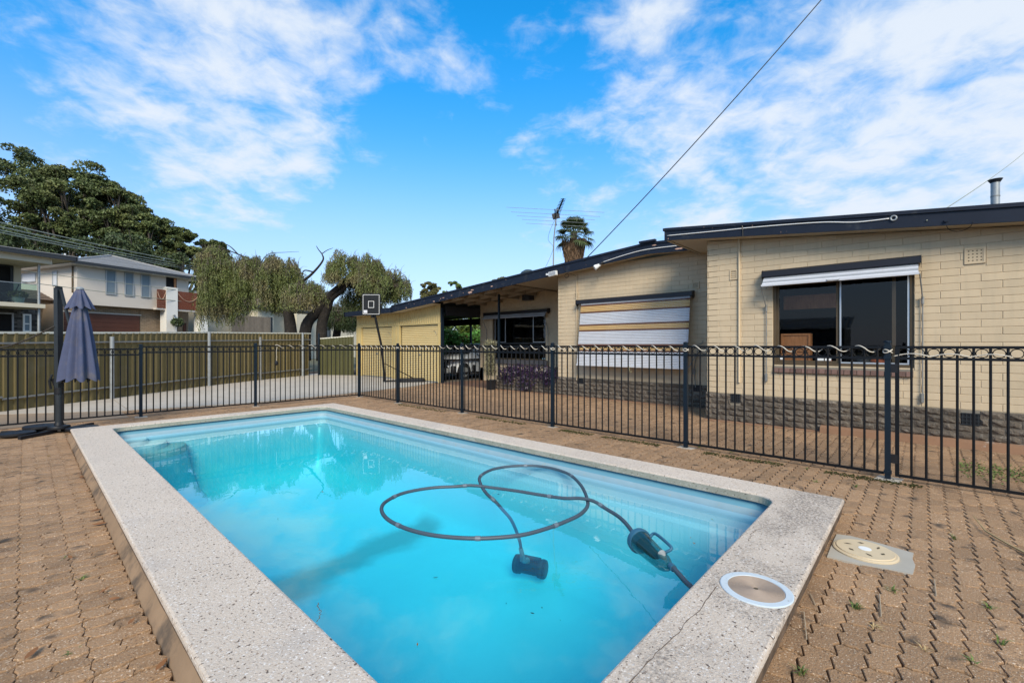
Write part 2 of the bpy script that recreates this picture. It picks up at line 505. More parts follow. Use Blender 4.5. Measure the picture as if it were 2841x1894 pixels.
def leafquads(name, C, length, width, mat, parent, droop=0.0, kind=None):
    n = len(C)
    a = rng.normal(size=(n, 3)); a[:, 2] -= droop
    a /= np.linalg.norm(a, axis=1)[:, None]
    b = np.cross(a, rng.normal(size=(n, 3))); b /= np.linalg.norm(b, axis=1)[:, None] + 1e-9
    s = rng.uniform(.6, 1.3, (n, 1))
    return quads(name, C, a * s * length / 2, b * s * width / 2, mat, parent, kind)

# camera-projected size, only used to choose which repeats are largest in view
_s, _c = math.sin(R(HEAD)), math.cos(R(HEAD))
def proj(x, y, z=0.0):
    d = x * _s + y * _c
    r = x * _c - y * _s
    if d < .15: return None
    return 1420.5 + 1241 * r / d, 957 - 1241 * (z - 1.4) / d, d

# ================================================================== GROUND
def struct(mb, name, mat, parent=None, smooth=False):
    return mb.build(name, mat, parent, smooth, kind='structure' if parent is None else None)
PX0, PX1, PY0, PY1 = .905, 4.227, .90, 9.20          # inside of the coping
OX0, OX1, OY0, OY1 = .465, 4.587, .475, 9.53         # outside of the coping
gm = MB()
for a in [(-400, -12, -400, 400), (17, 400, -400, 400), (-12, 17, -400, -6), (-12, 17, 24, 400)]:
    gm.add([(a[0], a[2], -.03), (a[1], a[2], -.03), (a[1], a[3], -.03), (a[0], a[3], -.03)], [(0, 1, 2, 3)])
struct(gm, 'ground', pmat('distant_ground', (.10, .095, .06), .95, .2, .5, c2=(.07, .09, .035), c2s=.2))
paving = MB()
for a in [(-12, .55, -6, 24), (4.5, 17, -6, 24), (.55, 4.5, -6, .55), (.55, 4.5, 9.45, 24)]:
    paving.add([(a[0], a[2], -.022), (a[1], a[2], -.022), (a[1], a[3], -.022), (a[0], a[3], -.022)], [(0, 1, 2, 3)])
paving = struct(paving, 'paving', SOIL)

# --- interlocking pavers
UL, UW = .222, .111
def paver_ring(jit=0.0, UL=UL, g=.0030, a=.0110, ge=.0066):
    side = [(0, -a), (.35, a), (.5, -a), (.85, a), (1, -a)]
    wav = [.25, .5, .75]
    pts = []
    for t, o in side: pts.append((t * UL, o + g))
    for t in wav: pts.append((UL - ge + .0085 * math.sin(2 * math.pi * t), -a + t * UW))
    for t, o in side[::-1]: pts.append((t * UL, UW + o - g))
    for t in wav[::-1]: pts.append((ge + .0085 * math.sin(2 * math.pi * t), -a + t * UW))
    out = []
    for x, y in pts:
        x = min(max(x, ge), UL - ge) if abs(y - (-a)) < .02 or abs(y - (UW - a)) < .02 else x
        out.append((x - UL / 2 + random.uniform(-jit, jit), y - UW / 2 + random.uniform(-jit, jit)))
    return out
def row_ring(wd, zig=.010, ge=.0026, jit=0.0):
    """paver of the left field: wavy long sides, zigzag ends; long axis X"""
    h = UW - .001; g = .0050
    pts = []; m = max(4, int(round(wd / .028)))
    for k in range(m + 1):
        x = wd * k / m; pts.append((x, g + .0065 * math.sin(2 * math.pi * x / .113)))
    for t, o in ((.3, zig), (.62, -zig)): pts.append((wd - ge + o, h * t))
    for k in range(m + 1):
        x = wd - wd * k / m; pts.append((x, h - g + .0065 * math.sin(2 * math.pi * x / .113)))
    for t, o in ((.62, -zig), (.3, zig)): pts.append((ge + o, h * t))
    return [(x - wd / 2 + random.uniform(-jit, jit), y - h / 2 + random.uniform(-jit, jit)) for x, y in pts]
def paver_mesh(mb, ring, M):
    n = len(ring)
    L0 = [M @ Vector((x * .965, y * .93, 0)) for x, y in ring]
    L1 = [M @ Vector((x * .995, y * .985, -.0035)) for x, y in ring]
    L2 = [M @ Vector((x, y, -.02)) for x, y in ring]
    mb.loops([L2, L1, L0], cap1=True)
units = []
def excluded(x, y):
    if OX0 - .06 < x < OX1 + .035 and OY0 + .002 < y < OY1 + .01: return True
    if x > 10.18 and y < 15: return True
    if x > 8.62 and y < 3.0: return True
    if y > 12.0:
        fe = np.interp(x, [-.34, 1.374, 3.71, 6.56, 8.2, 8.83, 10.4], [13.75, 12.57, 11.98, 12.31, 12.64, 12.72, 13.45])
        if y > fe - .05: return True
    if x < 1.37 and y > 11.33: return True
    return False
for i in range(-45, 60):
    for j in range(-60, 130):
        # long axis along X, right of the pool
        y = j * UW + .02
        x = i * UL + (.111 if j % 2 else 0) + .05
        if x > .42 and -3.5 < y < 13.6 and x < 11 and not excluded(x, y): units.append((x, y, 0))
for j in range(-12, 118):
    y = j * UW - .02
    wd = .113 if j % 2 else .226
    for i in range(int(3.9 / wd)):
        x = .426 - wd * (i + .5)
        if x > -3.2 - max(0, y) * .35 and -1.0 < y < 12.5 and not (x + wd / 2 > .43) and not (y > 12.0) and not (x < 1.37 and y > 11.33): units.append((x, y, 2 if j % 2 else 3))
scored = []
for (x, y, k) in units:
    p = proj(x, y)
    if p is None or p[1] > 2600 or not (-260 < p[0] < 3100): continue
    inside = -10 < p[0] < 2850 and p[1] < 1905
    hidden = (.9 < x < 4.2 and y < .47)
    scored.append(((1 / p[2] ** 3) * (1 if inside else .001), x, y, k))
scored.sort(reverse=True)
def pav_mtx(x, y, k):
    return (Matrix.Translation((x + random.uniform(-.0012, .0012), y + random.uniform(-.0012, .0012), random.uniform(-.0045, .001)))
            @ Matrix.Rotation(random.uniform(-.012, .012), 4, 'Z')
            @ Matrix.Rotation(random.uniform(-.013, .013), 4, 'X') @ Matrix.Rotation(random.uniform(-.009, .009), 4, 'Y'))
def ring_for(k):
    if k == 2: return row_ring(.113, .0125, .003, .0009)
    if k == 3: return row_ring(.226, .006, .0012, .0009)
    return paver_ring(.0011)
protos = {}
for n, (sc, x, y, k) in enumerate(scored[:300]):
    q = (k, random.randrange(5))
    if q not in protos:
        mb = MB(); paver_mesh(mb, ring_for(k), Matrix.Identity(4))
        o = mb.build('paver', PAVER, paving)
        protos[q] = o
        o.matrix_local = pav_mtx(x, y, k)
    else:
        inst(protos[q], paving, pav_mtx(x, y, k))
mb = MB()
for (sc, x, y, k) in scored[300:]:
    paver_mesh(mb, ring_for(k), pav_mtx(x, y, k))
mb.build('paver_field', PAVER, paving, kind='stuff')

# --- concrete slabs beyond the pool fence
slabs = struct(MB().box(-8, 10.36, 14.5, 22, -.021, -.012), 'concrete_path', CONC)
xe = [-8, -2.5, -.5, 1.5, 3.5, 5.47, 7.5, 9.2, 10.37]
def fe(x): return float(np.interp(x, [-8, -.34, 1.374, 3.71, 6.56, 8.2, 8.83, 10.4], [15.2, 13.75, 12.57, 11.98, 12.31, 12.64, 12.72, 13.45]))
for a, b in zip(xe[:-1], xe[1:]):
    for (ya, yb) in ((None, 15.4), (15.4, 18.6), (18.6, 22)):
        g = .008
        y0a = fe(a) if ya is None else ya + g
        y0b = fe(b) if ya is None else ya + g
        sk = .12
        MB().prism([(a + g, y0a), (b - g, y0b), (b - g + sk * .3, yb - g), (a + g + sk * .3, yb - g)], -.02, .006 + random.uniform(-.003, .003)).build('slab', CONC, slabs)
struct(MB().prism([(-8, 11.32), (1.37, 11.32), (1.37, 12.55), (-.34, 13.72), (-8, 15.1)], -.02, .003), 'brown_concrete_strip', BRNCONC)

# --- manhole patch with its lid
pp = [(3.585, .466), (3.86, .470), (4.06, .468), (4.09, .39), (4.075, .22), (4.04, .045), (3.93, .05), (3.82, .035), (3.66, .045), (3.64, .165), (3.6, .33)]
tag(MB().prism(pp[::-1], -.02, .0055).build('concrete_patch', pmat('grey_patch', (.36, .33, .28), .93, .08, 4, bump=.3, bs=70)),
    'grey patch of concrete around the round tan lid, beside the near pool corner', 'concrete patch')
lid = thing('drain_lid', 'round tan plastic drain lid with a white centre set in grey concrete', 'drain lid', (3.84, .288, .0055))
MB().lathe([(.178, 0), (.178, .008), (.170, .012), (.0, .012)], n=40, cap=False).build('rim', LIDT, lid, local=True)
MB().lathe([(.160, .0125), (.157, .019), (.001, .020)], n=40, cap=False).build('cover', LIDT, lid, local=True)
MB().lathe([(.036, .0205), (.036, .022), (.001, .022)], n=20, cap=False).build('centre_disc', WHITE, lid, local=True)
for k in range(6):
    a = k * math.pi / 3 + .3
    x, y = .098 * math.cos(a), .098 * math.sin(a)
    u = Vector((math.cos(a + (0.6 if k % 2 else 1.6)), math.sin(a + (0.6 if k % 2 else 1.6)), 0)); v = Vector((-u.y, u.x, 0))
    c = Vector((x, y, .0212))
    L1, W1 = (.026, .009) if k % 2 else (.020, .012)
    MB().add([c - u * L1, c - v * W1, c + u * L1, c + v * W1], [(0, 1, 2, 3)]).build('key_hole', KHOLE, lid, local=True)

# ================================================================== POOL
def rrect(x0, x1, y0, y1, r, n=8):
    pts = []
    for cx, cy, a0 in ((x1 - r, y0 + r, -90), (x1 - r, y1 - r, 0), (x0 + r, y1 - r, 90), (x0 + r, y0 + r, 180)):
        for k in range(n + 1):
            a = R(a0 + 90 * k / n)
            pts.append((cx + r * math.cos(a), cy + r * math.sin(a)))
    return pts
inn = rrect(PX0, PX1, PY0, PY1, .16)
outr = rrect(OX0, OX1, OY0, OY1, .018)
def blend(t, z):
    return [(a[0] + (b[0] - a[0]) * t, a[1] + (b[1] - a[1]) * t, z) for a, b in zip(inn, outr)]
cop = MB()
MBF = MB().loops([blend(0.06, .058), blend(0, .060), blend(0, .117)])
cop.loops([blend(0, .117), blend(.008, .126), blend(.03, .130), blend(.97, .130), blend(.992, .126), blend(1, .116), blend(1, .100), blend(.8, .09), blend(.3, .05)])
coping = struct(cop, 'pool_coping', COPING)
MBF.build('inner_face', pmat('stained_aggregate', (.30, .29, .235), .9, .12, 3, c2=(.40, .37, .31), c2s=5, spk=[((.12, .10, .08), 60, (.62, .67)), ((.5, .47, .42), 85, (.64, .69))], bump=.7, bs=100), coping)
ft = MB()
ft.loops([[(p[0], p[1], .099) for p in rrect(OX0 + .004, OX1 - .004, OY0 + .004, OY1 - .004, .02)], [(p[0], p[1], -.1) for p in rrect(OX0 + .012, OX1 - .03, OY0 + .035, OY1 - .02, .02)]])
ft.build('footing', pmat('footing_dirt', (.17, .115, .075), .95, .2, 6, c2=(.07, .05, .035), c2s=7, c2t=(.42, .62), bump=1, bs=40, bdist=.02), coping)
def add_near_wear(m):
    t = m.node_tree; L = t.links.new
    b = t.nodes['Principled BSDF']; src = b.inputs['Base Color'].links[0].from_socket
    geo = N(t, 'ShaderNodeNewGeometry'); sp = N(t, 'ShaderNodeSeparateXYZ'); L(geo.outputs['Position'], sp.inputs[0])
    ns = N(t, 'ShaderNodeTexNoise', inp={'Scale': 2.3, 'Detail': 5.0, 'Roughness': .6}); L(geo.outputs['Position'], ns.inputs['Vector'])
    n3 = N(t, 'ShaderNodeTexNoise', inp={'Scale': 55.0, 'Detail': 3.0, 'Roughness': .7}); L(geo.outputs['Position'], n3.inputs['Vector'])
    m1 = N(t, 'ShaderNodeMapRange', interpolation_type='SMOOTHSTEP', inp={'From Min': 1.0, 'From Max': .75, 'To Min': 0.0, 'To Max': 1.0}); L(sp.outputs[1], m1.inputs['Value'])
    m2 = N(t, 'ShaderNodeMapRange', interpolation_type='SMOOTHSTEP', inp={'From Min': .36, 'From Max': .62, 'To Min': .10, 'To Max': 1.0}); L(ns.outputs[0], m2.inputs['Value'])
    m3 = N(t, 'ShaderNodeMapRange', inp={'From Min': .40, 'From Max': .60, 'To Min': .05, 'To Max': .85}); L(n3.outputs[0], m3.inputs['Value'])
    f1 = N(t, 'ShaderNodeMath', operation='MULTIPLY'); L(m1.outputs[0], f1.inputs[0]); L(m2.outputs[0], f1.inputs[1])
    f2 = N(t, 'ShaderNodeMath', operation='MULTIPLY'); L(f1.outputs[0], f2.inputs[0]); L(m3.outputs[0], f2.inputs[1])
    mx = N(t, 'ShaderNodeMixRGB', inp={'Color2': (.17, .145, .125, 1)}); L(f2.outputs[0], mx.inputs['Fac']); L(src, mx.inputs['Color1']); L(mx.outputs[0], b.inputs['Base Color'])
add_near_wear(COPING)
# cracks across the near coping: sunken dark hairlines
CRK = pmat('crack_dirt', (.13, .095, .07), .95, .1, 30)
def ribbon(pts, wd, z):
    mb = MB(); vs = []
    for i, (x, y) in enumerate(pts):
        a = pts[max(i - 1, 0)]; b = pts[min(i + 1, len(pts) - 1)]
        d = Vector((b[0] - a[0], b[1] - a[1])).normalized(); n = Vector((-d.y, d.x)) * wd * random.uniform(.4, 1.3) * (0.3 if i in (0, len(pts) - 1) else 1)
        vs += [(x - n.x, y - n.y, z), (x + n.x, y + n.y, z)]
    fs = [(2 * i, 2 * i + 2, 2 * i + 3, 2 * i + 1) for i in range(len(pts) - 1)]
    return mb.add(vs, fs)
def wander(a, b, n, amp):
    pts = []
    d = Vector((b[0] - a[0], b[1] - a[1])); nn = Vector((-d.y, d.x)).normalized()
    off = 0
    for i in range(n + 1):
        t = i / n
        off += random.uniform(-amp, amp)
        pts.append((a[0] + d.x * t + nn.x * off * math.sin(math.pi * t), a[1] + d.y * t + nn.y * off * math.sin(math.pi * t)))
    return pts
for a, b in (((1.50, .812), (2.48, .802)), ((3.17, .835), (3.45, .820)), ((.98, 2.2), (.905, 2.05))):
    ribbon(wander(a, b, 26, .009), .0022, .1306).build('crack', CRK, coping)
# mortar haunch along the left side
hm = MB()
ny = 60
ra, rb = [], []
for k in range(ny + 1):
    y = OY0 - .9 + (OY1 + .9 - OY0) * k / ny
    ra.append((.430 + random.uniform(-.004, .004), y, .004)); rb.append((.475, y, .082 + random.uniform(-.006, .006)))
hm.loops([[(p[0] - .004, p[1], -.03) for p in ra], ra, [((a[0] + b[0]) / 2 + random.uniform(-.004, .004), a[1], .046 + random.uniform(-.008, .008)) for a, b in zip(ra, rb)], rb], closed=False)
struct(hm, 'mortar_haunch', HAUNCH, smooth='all')
# shell
def shl(e, z, r=None):
    return [(p[0], p[1], z) for p in rrect(PX0 + e, PX1 - e, PY0 + e, PY1 - e, max(.05, r if r else .16 - e * .3))]
sh = MB()
sh.loops([shl(.016, -.03), shl(.022, -.06), shl(.026, -.12), shl(.034, -.235), shl(.04, -.25), shl(.085, -.262), shl(.095, -.275), shl(.12, -.6), shl(.17, -1.0), shl(.25, -1.14), shl(.40, -1.2), shl(1.0, -1.22)], cap1=True)
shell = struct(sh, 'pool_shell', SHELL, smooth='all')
rim = MB().loops([shl(-.045, .056), shl(-.04, .04), shl(-.02, .012), shl(.0, -.005), shl(.016, -.03)])
rim.build('rim', pmat('rim_gelcoat', (.12, .29, .38), .4, .06, 4), shell, smooth='all')
lip = MB()
lip.loops([shl(.003, -.006), shl(.0185, -.031), shl(.0245, -.058)])
lip.build('scale_line', LIP, shell, smooth='all')
# corner steps, far left
for n_, (ra_, rb_, z, zlow) in enumerate(((.40, .52, -.075, -.15), (.64, .64, -.14, -.24), (.90, .72, -.225, -.34))):
    c = (PX0 + .02, PY1 - .02)
    m = 24
    def arc(k_, zz):
        return [(c[0] + ra_ * k_ * math.sin(R(90 * k / m)), c[1] - rb_ * k_ * math.cos(R(90 * k / m)), zz) for k in range(m + 1)]
    st = MB()
    st.v = [(c[0], c[1], z)] + arc(.97, z) + arc(1.0, z - .014) + arc(1.03, zlow)
    q = m + 1
    for k in range(m):
        st.f += [(0, 1 + k, 2 + k), (1 + k, 1 + q + k, 2 + q + k, 2 + k), (1 + q + k, 1 + 2 * q + k, 2 + 2 * q + k, 2 + q + k)]
    st.build('step', pmat('step_gelcoat', (.48, .72, .76), .4, .05, 2) if n_ < 2 else pmat('stained_step', (.27, .46, .50), .6, .15, 5), shell, smooth=True)
sbm = MB().loops([[(PX0 + .02 + .90 * k_ * math.sin(R(90 * k / 24)), PY1 - .02 - .72 * k_ * math.cos(R(90 * k / 24)), zz) for k in range(25)] for k_, zz in ((1.028, -.335), (1.08, -.6), (1.2, -1.0), (1.4, -1.215))], closed=False)
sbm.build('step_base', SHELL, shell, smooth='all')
# water: a closed body of water
wt = MB()
wz = -.042
wl = [(p[0], p[1]) for p in rrect(PX0 + .010, PX1 - .010, PY0 + .010, PY1 - .010, .155)]
wt.loops([[(x, y, -1.30) for x, y in wl], [(x, y, wz) for x, y in wl]], cap0=True, cap1=True)
struct(wt, 'water', WATERM)
def add_floor_shade(m):  # band of slope shade painted into the pool floor colour
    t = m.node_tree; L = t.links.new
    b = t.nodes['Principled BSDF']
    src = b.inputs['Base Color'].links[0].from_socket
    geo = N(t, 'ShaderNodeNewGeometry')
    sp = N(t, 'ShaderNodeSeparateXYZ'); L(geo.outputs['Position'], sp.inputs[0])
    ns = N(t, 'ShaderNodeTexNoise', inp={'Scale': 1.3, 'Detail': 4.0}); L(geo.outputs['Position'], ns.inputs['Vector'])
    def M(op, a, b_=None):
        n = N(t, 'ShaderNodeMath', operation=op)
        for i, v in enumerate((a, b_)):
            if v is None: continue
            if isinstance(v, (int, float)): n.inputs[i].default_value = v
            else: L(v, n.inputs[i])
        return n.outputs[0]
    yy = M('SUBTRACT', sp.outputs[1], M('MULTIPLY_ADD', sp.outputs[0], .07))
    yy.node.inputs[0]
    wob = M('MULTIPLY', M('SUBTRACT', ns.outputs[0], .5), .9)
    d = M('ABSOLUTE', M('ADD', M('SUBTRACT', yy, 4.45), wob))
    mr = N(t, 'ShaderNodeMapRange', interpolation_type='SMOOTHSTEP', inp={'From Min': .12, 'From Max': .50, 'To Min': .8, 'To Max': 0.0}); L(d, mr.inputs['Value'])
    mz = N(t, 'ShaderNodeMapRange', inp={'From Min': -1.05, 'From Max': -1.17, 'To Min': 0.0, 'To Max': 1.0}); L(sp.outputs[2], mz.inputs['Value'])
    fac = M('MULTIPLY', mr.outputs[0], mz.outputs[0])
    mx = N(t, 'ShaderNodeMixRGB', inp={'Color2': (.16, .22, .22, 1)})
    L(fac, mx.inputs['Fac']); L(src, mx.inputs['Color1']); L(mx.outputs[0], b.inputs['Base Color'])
add_floor_shade(SHELL)

# --- skimmer lid in the coping
sk = thing('skimmer_lid', 'round stone-brown skimmer lid in a white ring, set into the near coping', 'pool lid', (2.575, .640, .130))
MB().lathe([(.170, 0), (.170, .004), (.166, .0065), (.134, .0065), (.132, .002)], n=48, cap=False).build('ring', LIDW, sk, local=True)
pr = [(.1325, .001)]
for k in range(17):
    r0 = .130 - k * .0068
    pr += [(r0, .0045), (r0 - .004, .0050), (r0 - .0055, .0022)]
pr += [(.012, .004), (.011, -.004), (.001, -.004)]
MB().lathe(pr, n=48, cap=False).build('disc', LIDS, sk, local=True)
MB().lathe([(.011, .0042), (.001, .0042)], n=12, cap=False).build('finger_hole', KHOLE, sk, local=True)

# --- suction hose, leaf canister and cleaner head
def smooth_path(pts, sub=5):
    P = [Vector(p) for p in pts]; out = []
    for i in range(len(P) - 1):
        a, b, c, d = P[max(i - 1, 0)], P[i], P[i + 1], P[min(i + 2, len(P) - 1)]
        for k in range(sub):
            t = k / sub
            out.append(.5 * ((2 * b) + (c - a) * t + (2 * a - 5 * b + 4 * c - d) * t * t + (3 * b - a - 3 * c + d) * t ** 3))
    out.append(P[-1])
    return out
HZ = -.042
hp = [(3.512, 3.094, -.86), (3.50, 3.09, -.70), (3.356, 3.008, -.5), (3.204, 2.954, -.3), (3.135, 2.994, -.2), (3.06, 3.036, -.10), (3.069, 3.164, -.055)]
hp += [(x, y, HZ) for x, y in [(3.203, 3.384), (3.347, 3.553), (3.508, 3.642), (3.693, 3.677), (3.899, 3.62), (4.077, 3.479), (4.165, 3.297), (4.165, 3.081), (4.085, 2.862), (3.901, 2.625), (3.724, 2.45), (3.519, 2.282), (3.379, 2.199), (3.198, 2.151), (3.036, 2.15), (2.847, 2.168), (2.646, 2.211), (2.523, 2.261), (2.403, 2.343), (2.29, 2.445), (2.181, 2.585), (2.091, 2.752), (2.037, 2.939), (2.023, 3.135), (2.038, 3.287), (2.087, 3.44), (2.169, 3.574), (2.28, 3.662), (2.457, 3.727), (2.629, 3.713), (2.807, 3.643), (2.955, 3.526)]]
hp += [(3.084, 3.385, HZ + .012), (3.206, 3.193, HZ), (3.294, 2.953, HZ), (3.361, 2.71, HZ), (3.414, 2.471, HZ + .010), (3.464, 2.33, HZ + .03), (3.488, 2.195, HZ + .028), (3.463, 2.051, HZ), (3.376, 1.88, HZ), (3.251, 1.728, HZ), (3.115, 1.60, HZ)]
hpts = smooth_path(hp, 4)
def corrugated(pts, r0, r1, mat, name, parent, step=.006):
    # resample evenly, then alternate the radius
    out = [pts[0]]; acc = 0
    for a, b in zip(pts[:-1], pts[1:]):
        L_ = (b - a).length; t = step - acc
        while t <= L_:
            out.append(a + (b - a) * (t / L_)); t += step
        acc = L_ - (t - step)
    rad = [r0 if (i // 1) % 2 else r1 for i in range(len(out))]
    return MB().tube(out, rad, 10).build(name, mat, parent, smooth='all'), out
hose = thing('pool_hose', 'long grey ribbed vacuum hose coiled in a figure of eight on the water', 'pool hose', (3.0, 2.6, HZ))
_, ev = corrugated(hpts, .0168, .0142, HOSE, 'tubing', hose, .008)
def cuff(pts, i, mat, parent, ln=5, r=.0188, name='cuff'):
    i = min(max(i, 1), len(pts) - ln - 2)
    return MB().tube(pts[i:i + ln + 1], r, 12).build(name, mat, parent, smooth=True)
npt = len(ev)
for fr in (.035, .10, .17, .245, .32, .40, .475, .545, .62, .70, .78, .875, .93, .992):
    cuff(ev, int(npt * fr), HOSELT if fr not in (.992,) else BLUEP, hose)
h2 = smooth_path([(2.872, 1.225, -.05), (2.843, 1.190, -.045), (2.79, 1.13, -.045), (2.74, 1.07, -.05), (2.70, 1.0, -.06), (2.66, .92, -.10)], 6)
hose2 = thing('pool_hose', 'short grey ribbed hose from the leaf canister to the skimmer under the near coping', 'pool hose', (2.75, 1.1, HZ))
_, e2 = corrugated(h2, .0168, .0142, HOSE, 'tubing', hose2, .007)
cuff(e2, 1, BLUEP, hose2, 6, .023)
can = thing('leaf_canister', 'clear plastic leaf canister with blue lid and handle floating near the coping', 'leaf canister', (2.98, 1.40, -.05), R(0))
ax0, ax1 = Vector((3.075, 1.535, -.052)), Vector((2.868, 1.235, -.060))
ad = (ax1 - ax0).normalized()
def along(t, up=0.0): return ax0.lerp(ax1, t) + Vector((0, 0, up))
MB().tube([along(-.04), along(.02), along(.1), along(.5), along(.82), along(.92), along(1.0)], [.080, .082, .076, .066, .058, .048, .030], 24).build('body', GLASSC, can, smooth=True)
MB().tube([along(-.13), along(-.11), along(-.02), along(0.02)], [.03, .088, .092, .086], 24).build('lid', BLUEP, can, smooth=True)
MB().tube([along(-.22), along(-.10)], .024, 14).build('inlet', HOSELT, can, smooth=True)
MB().tube([along(.08), along(.3), along(.55), along(.66)], [.046, .038, .03, .01], 16).build('mesh_basket', pmat('dark_mesh', (.02, .05, .055), .8, .2, 60), can, smooth=True)
MB().tube([along(.70, .035), along(.78, .045), along(.9, .035)], [.01, .03, .012], 12).build('float', pmat('dull_silver', (.25, .27, .27), .5, .1, 30), can, smooth=True)
sidev = Vector((0, 0, 1)).cross(ad).normalized()
hd = [along(.12, .045) + sidev * .05, along(.14, .075) + sidev * .09, along(.62, .07) + sidev * .095, along(.70, .055) + sidev * .09, along(.66, .03) + sidev * .05]
MB().tube(smooth_path(hd, 4), .011, 8).build('handle', BLUEP, can, smooth=True)
clean = thing('pool_cleaner', 'dark drum-shaped pool cleaner head resting under water at the hose end', 'pool cleaner', (3.70, 3.13, -1.05))
cA, cB = Vector((3.655, 3.305, -1.0)), Vector((3.765, 2.975, -1.0))
cm = cA.lerp(cB, .5)
def calong(t): return cA.lerp(cB, t)
MB().tube([calong(-.02), calong(0), calong(.2), calong(.23), calong(.77), calong(.8), calong(1), calong(1.02)], [.085, .095, .095, .082, .082, .095, .095, .085], 28).build('drum', BLKPL, clean, smooth=True)
for t in (.08, .92): MB().tube([calong(t - .03), calong(t + .03)], .099, 28).build('rim', CHARC, clean, smooth=True)
MB().tube([cm + Vector((-.05, 0, .08)), Vector((3.57, 3.11, -.88)), Vector((3.50, 3.09, -.72))], [.034, .027, .022], 12).build('swivel', HOSELT, clean, smooth=True)
MB().bar(calong(.15) + Vector((0, 0, .095)), calong(.85) + Vector((0, 0, .095)), .05, .02).build('top_bar', CHARC, clean)

# floating and sunken leaves
debris = []
def leaf_flat(x, y, z, s, mat, lbl, nm='leaf'):
    a = random.uniform(0, 6.28)
    u = Vector((math.cos(a), math.sin(a), random.uniform(-.15, .15))) * s; v = Vector((-math.sin(a), math.cos(a), random.uniform(-.1, .25))) * s * .32
    c = Vector((x, y, z))
    mb = MB().add([c - u, c - u * .3 - v, c + u * .4 - v * .8, c + u, c + u * .35 + v, c - u * .35 + v * .9], [(0, 1, 2, 3), (0, 3, 4, 5)])
    return tag(mb.build(nm, mat), lbl, 'leaf', 'leaves in and around the pool')
leaf_flat(3.84, 1.28, -.038, .018, LEAFY, 'tiny bright green leaf afloat near the right end of the near coping')
for k in range(34):
    x, y = random.uniform(1.0, 4.15), random.uniform(1.0, 9.0)
    leaf_flat(x, y, random.choice((-.036, -.038, -1.21)), random.uniform(.008, .020), random.choice((LEAFD, BLKPL, LEAFR)), 'speck of leaf litter drifting in the pool water')
for k in range(9):
    leaf_flat(4.40 + random.uniform(-.1, .1), random.uniform(4.5, 7.5), .134, random.uniform(.006, .016), random.choice((LEAFD, BLKPL)), 'dark crumb of litter on the house-side coping')
for (x, y, s) in ((.41, 5.85, .035), (.40, 6.5, .05), (.40, 5.1, .045), (.405, 4.85, .03), (.36, 2.92, .03), (.33, 3.25, .035), (.30, 3.4, .03), (.395, 3.95, .03), (.02, 2.95, .05), (.40, 2.43, .04), (.40, 6.7, .04), (.39, 4.7, .05), (-.3, 3.6, .03), (.2, 4.1, .03)):
    leaf_flat(x, y, .02, s, LEAFD, 'curled brown leaf in the gutter left of the pool')
# weeds and grass tufts in the joints
def tuft(x, y, h, n, mat, lbl, spread=.04, cat='weed', nm='weed', z=-.01):
    mb = MB()
    for k in range(n):
        a = random.uniform(0, 6.28); l = h * random.uniform(.5, 1.15); s = spread * random.uniform(.2, 1)
        bx, by = x + random.uniform(-.012, .012), y + random.uniform(-.012, .012)
        d = Vector((math.cos(a), math.sin(a), 0)); p = Vector((-d.y, d.x, 0)) * .0028
        b0 = Vector((bx, by, z)); m_ = b0 + d * s * .45 + Vector((0, 0, l * .65)); t_ = b0 + d * s * 1.3 + Vector((0, 0, l * .8))
        mb.add([b0 - p, b0 + p, m_ + p * 1.1, m_ - p * 1.1, t_], [(0, 1, 2, 3), (3, 2, 4)])
    return tag(mb.build(nm, mat), lbl, cat, 'weeds growing between the pavers')
def GP(px, py, z=0):
    d = 1241 * (1.4 - z) / (py - 957); r = (px - 1420.5) * d / 1241
    return (d * _s + r * _c, d * _c - r * _s)
for (px, py, h, n, g, lbl) in (
    (2478, 1640, .045, 14, GRASS, 'green weed tuft just beyond the near edge of the grey concrete patch'),
    (2375, 1685, .04, 26, GRASS, 'thick dark green weed tuft between the skimmer corner and the right-hand pavers'),
    (2650, 1495, .045, 12, GRASS, 'green weed tuft to the right of the round tan lid'),
    (2745, 1687, .04, 12, LEAFY, 'bright yellow-green weed near the right edge of the picture'),
    (2777, 1785, .06, 8, GRASS, 'upright broad green weed at the lower right edge of the picture'),
    (2225, 1870, .06, 12, GRASS, 'green weed at the foot of the near coping, bottom of the picture'),
    (2375, 1350, .04, 12, GRASS, 'green weed tuft in front of the square gate post'),
    (2265, 1336, .03, 10, GRASS, 'small weed tuft left of the square gate post'),
    (2700, 1835, .03, 8, GRASS, 'tiny weed low at the right, below the upright broad weed'),
    (225, 1604, .03, 12, GRASS, 'pale green flattened weed beside the left side of the pool'),
    (200, 1808, .02, 9, GRASS, 'dark green weed blade nearest the bottom left corner'),
    (182, 1546, .02, 7, GRASS, 'tiny weed on the left paving above the pale flattened one'),
    (135, 1265, .05, 8, STRAW, 'dry yellow tuft on the left paving near the umbrella foot'),
    (2430, 1740, .03, 14, STRAW, 'dry yellow tuft on the pavers right of the near coping'),
    (2560, 1800, .03, 9, STRAW, 'small dry tuft between pavers at the lower right'),
    (1940, 1240, .05, 16, GRASS, 'leafy weed at the foot of the second fence post left of the gate'),
    (2030, 1255, .03, 14, GRASS, 'weed under the bottom rail, first right of the leafy one'),
    (2130, 1285, .03, 10, GRASS, 'weed under the bottom rail midway to the gate post'),
    (2240, 1300, .03, 10, GRASS, 'weed under the bottom rail nearest the gate post')):
    x, y = GP(px, py)
    tuft(x, y, h, n, g, lbl)
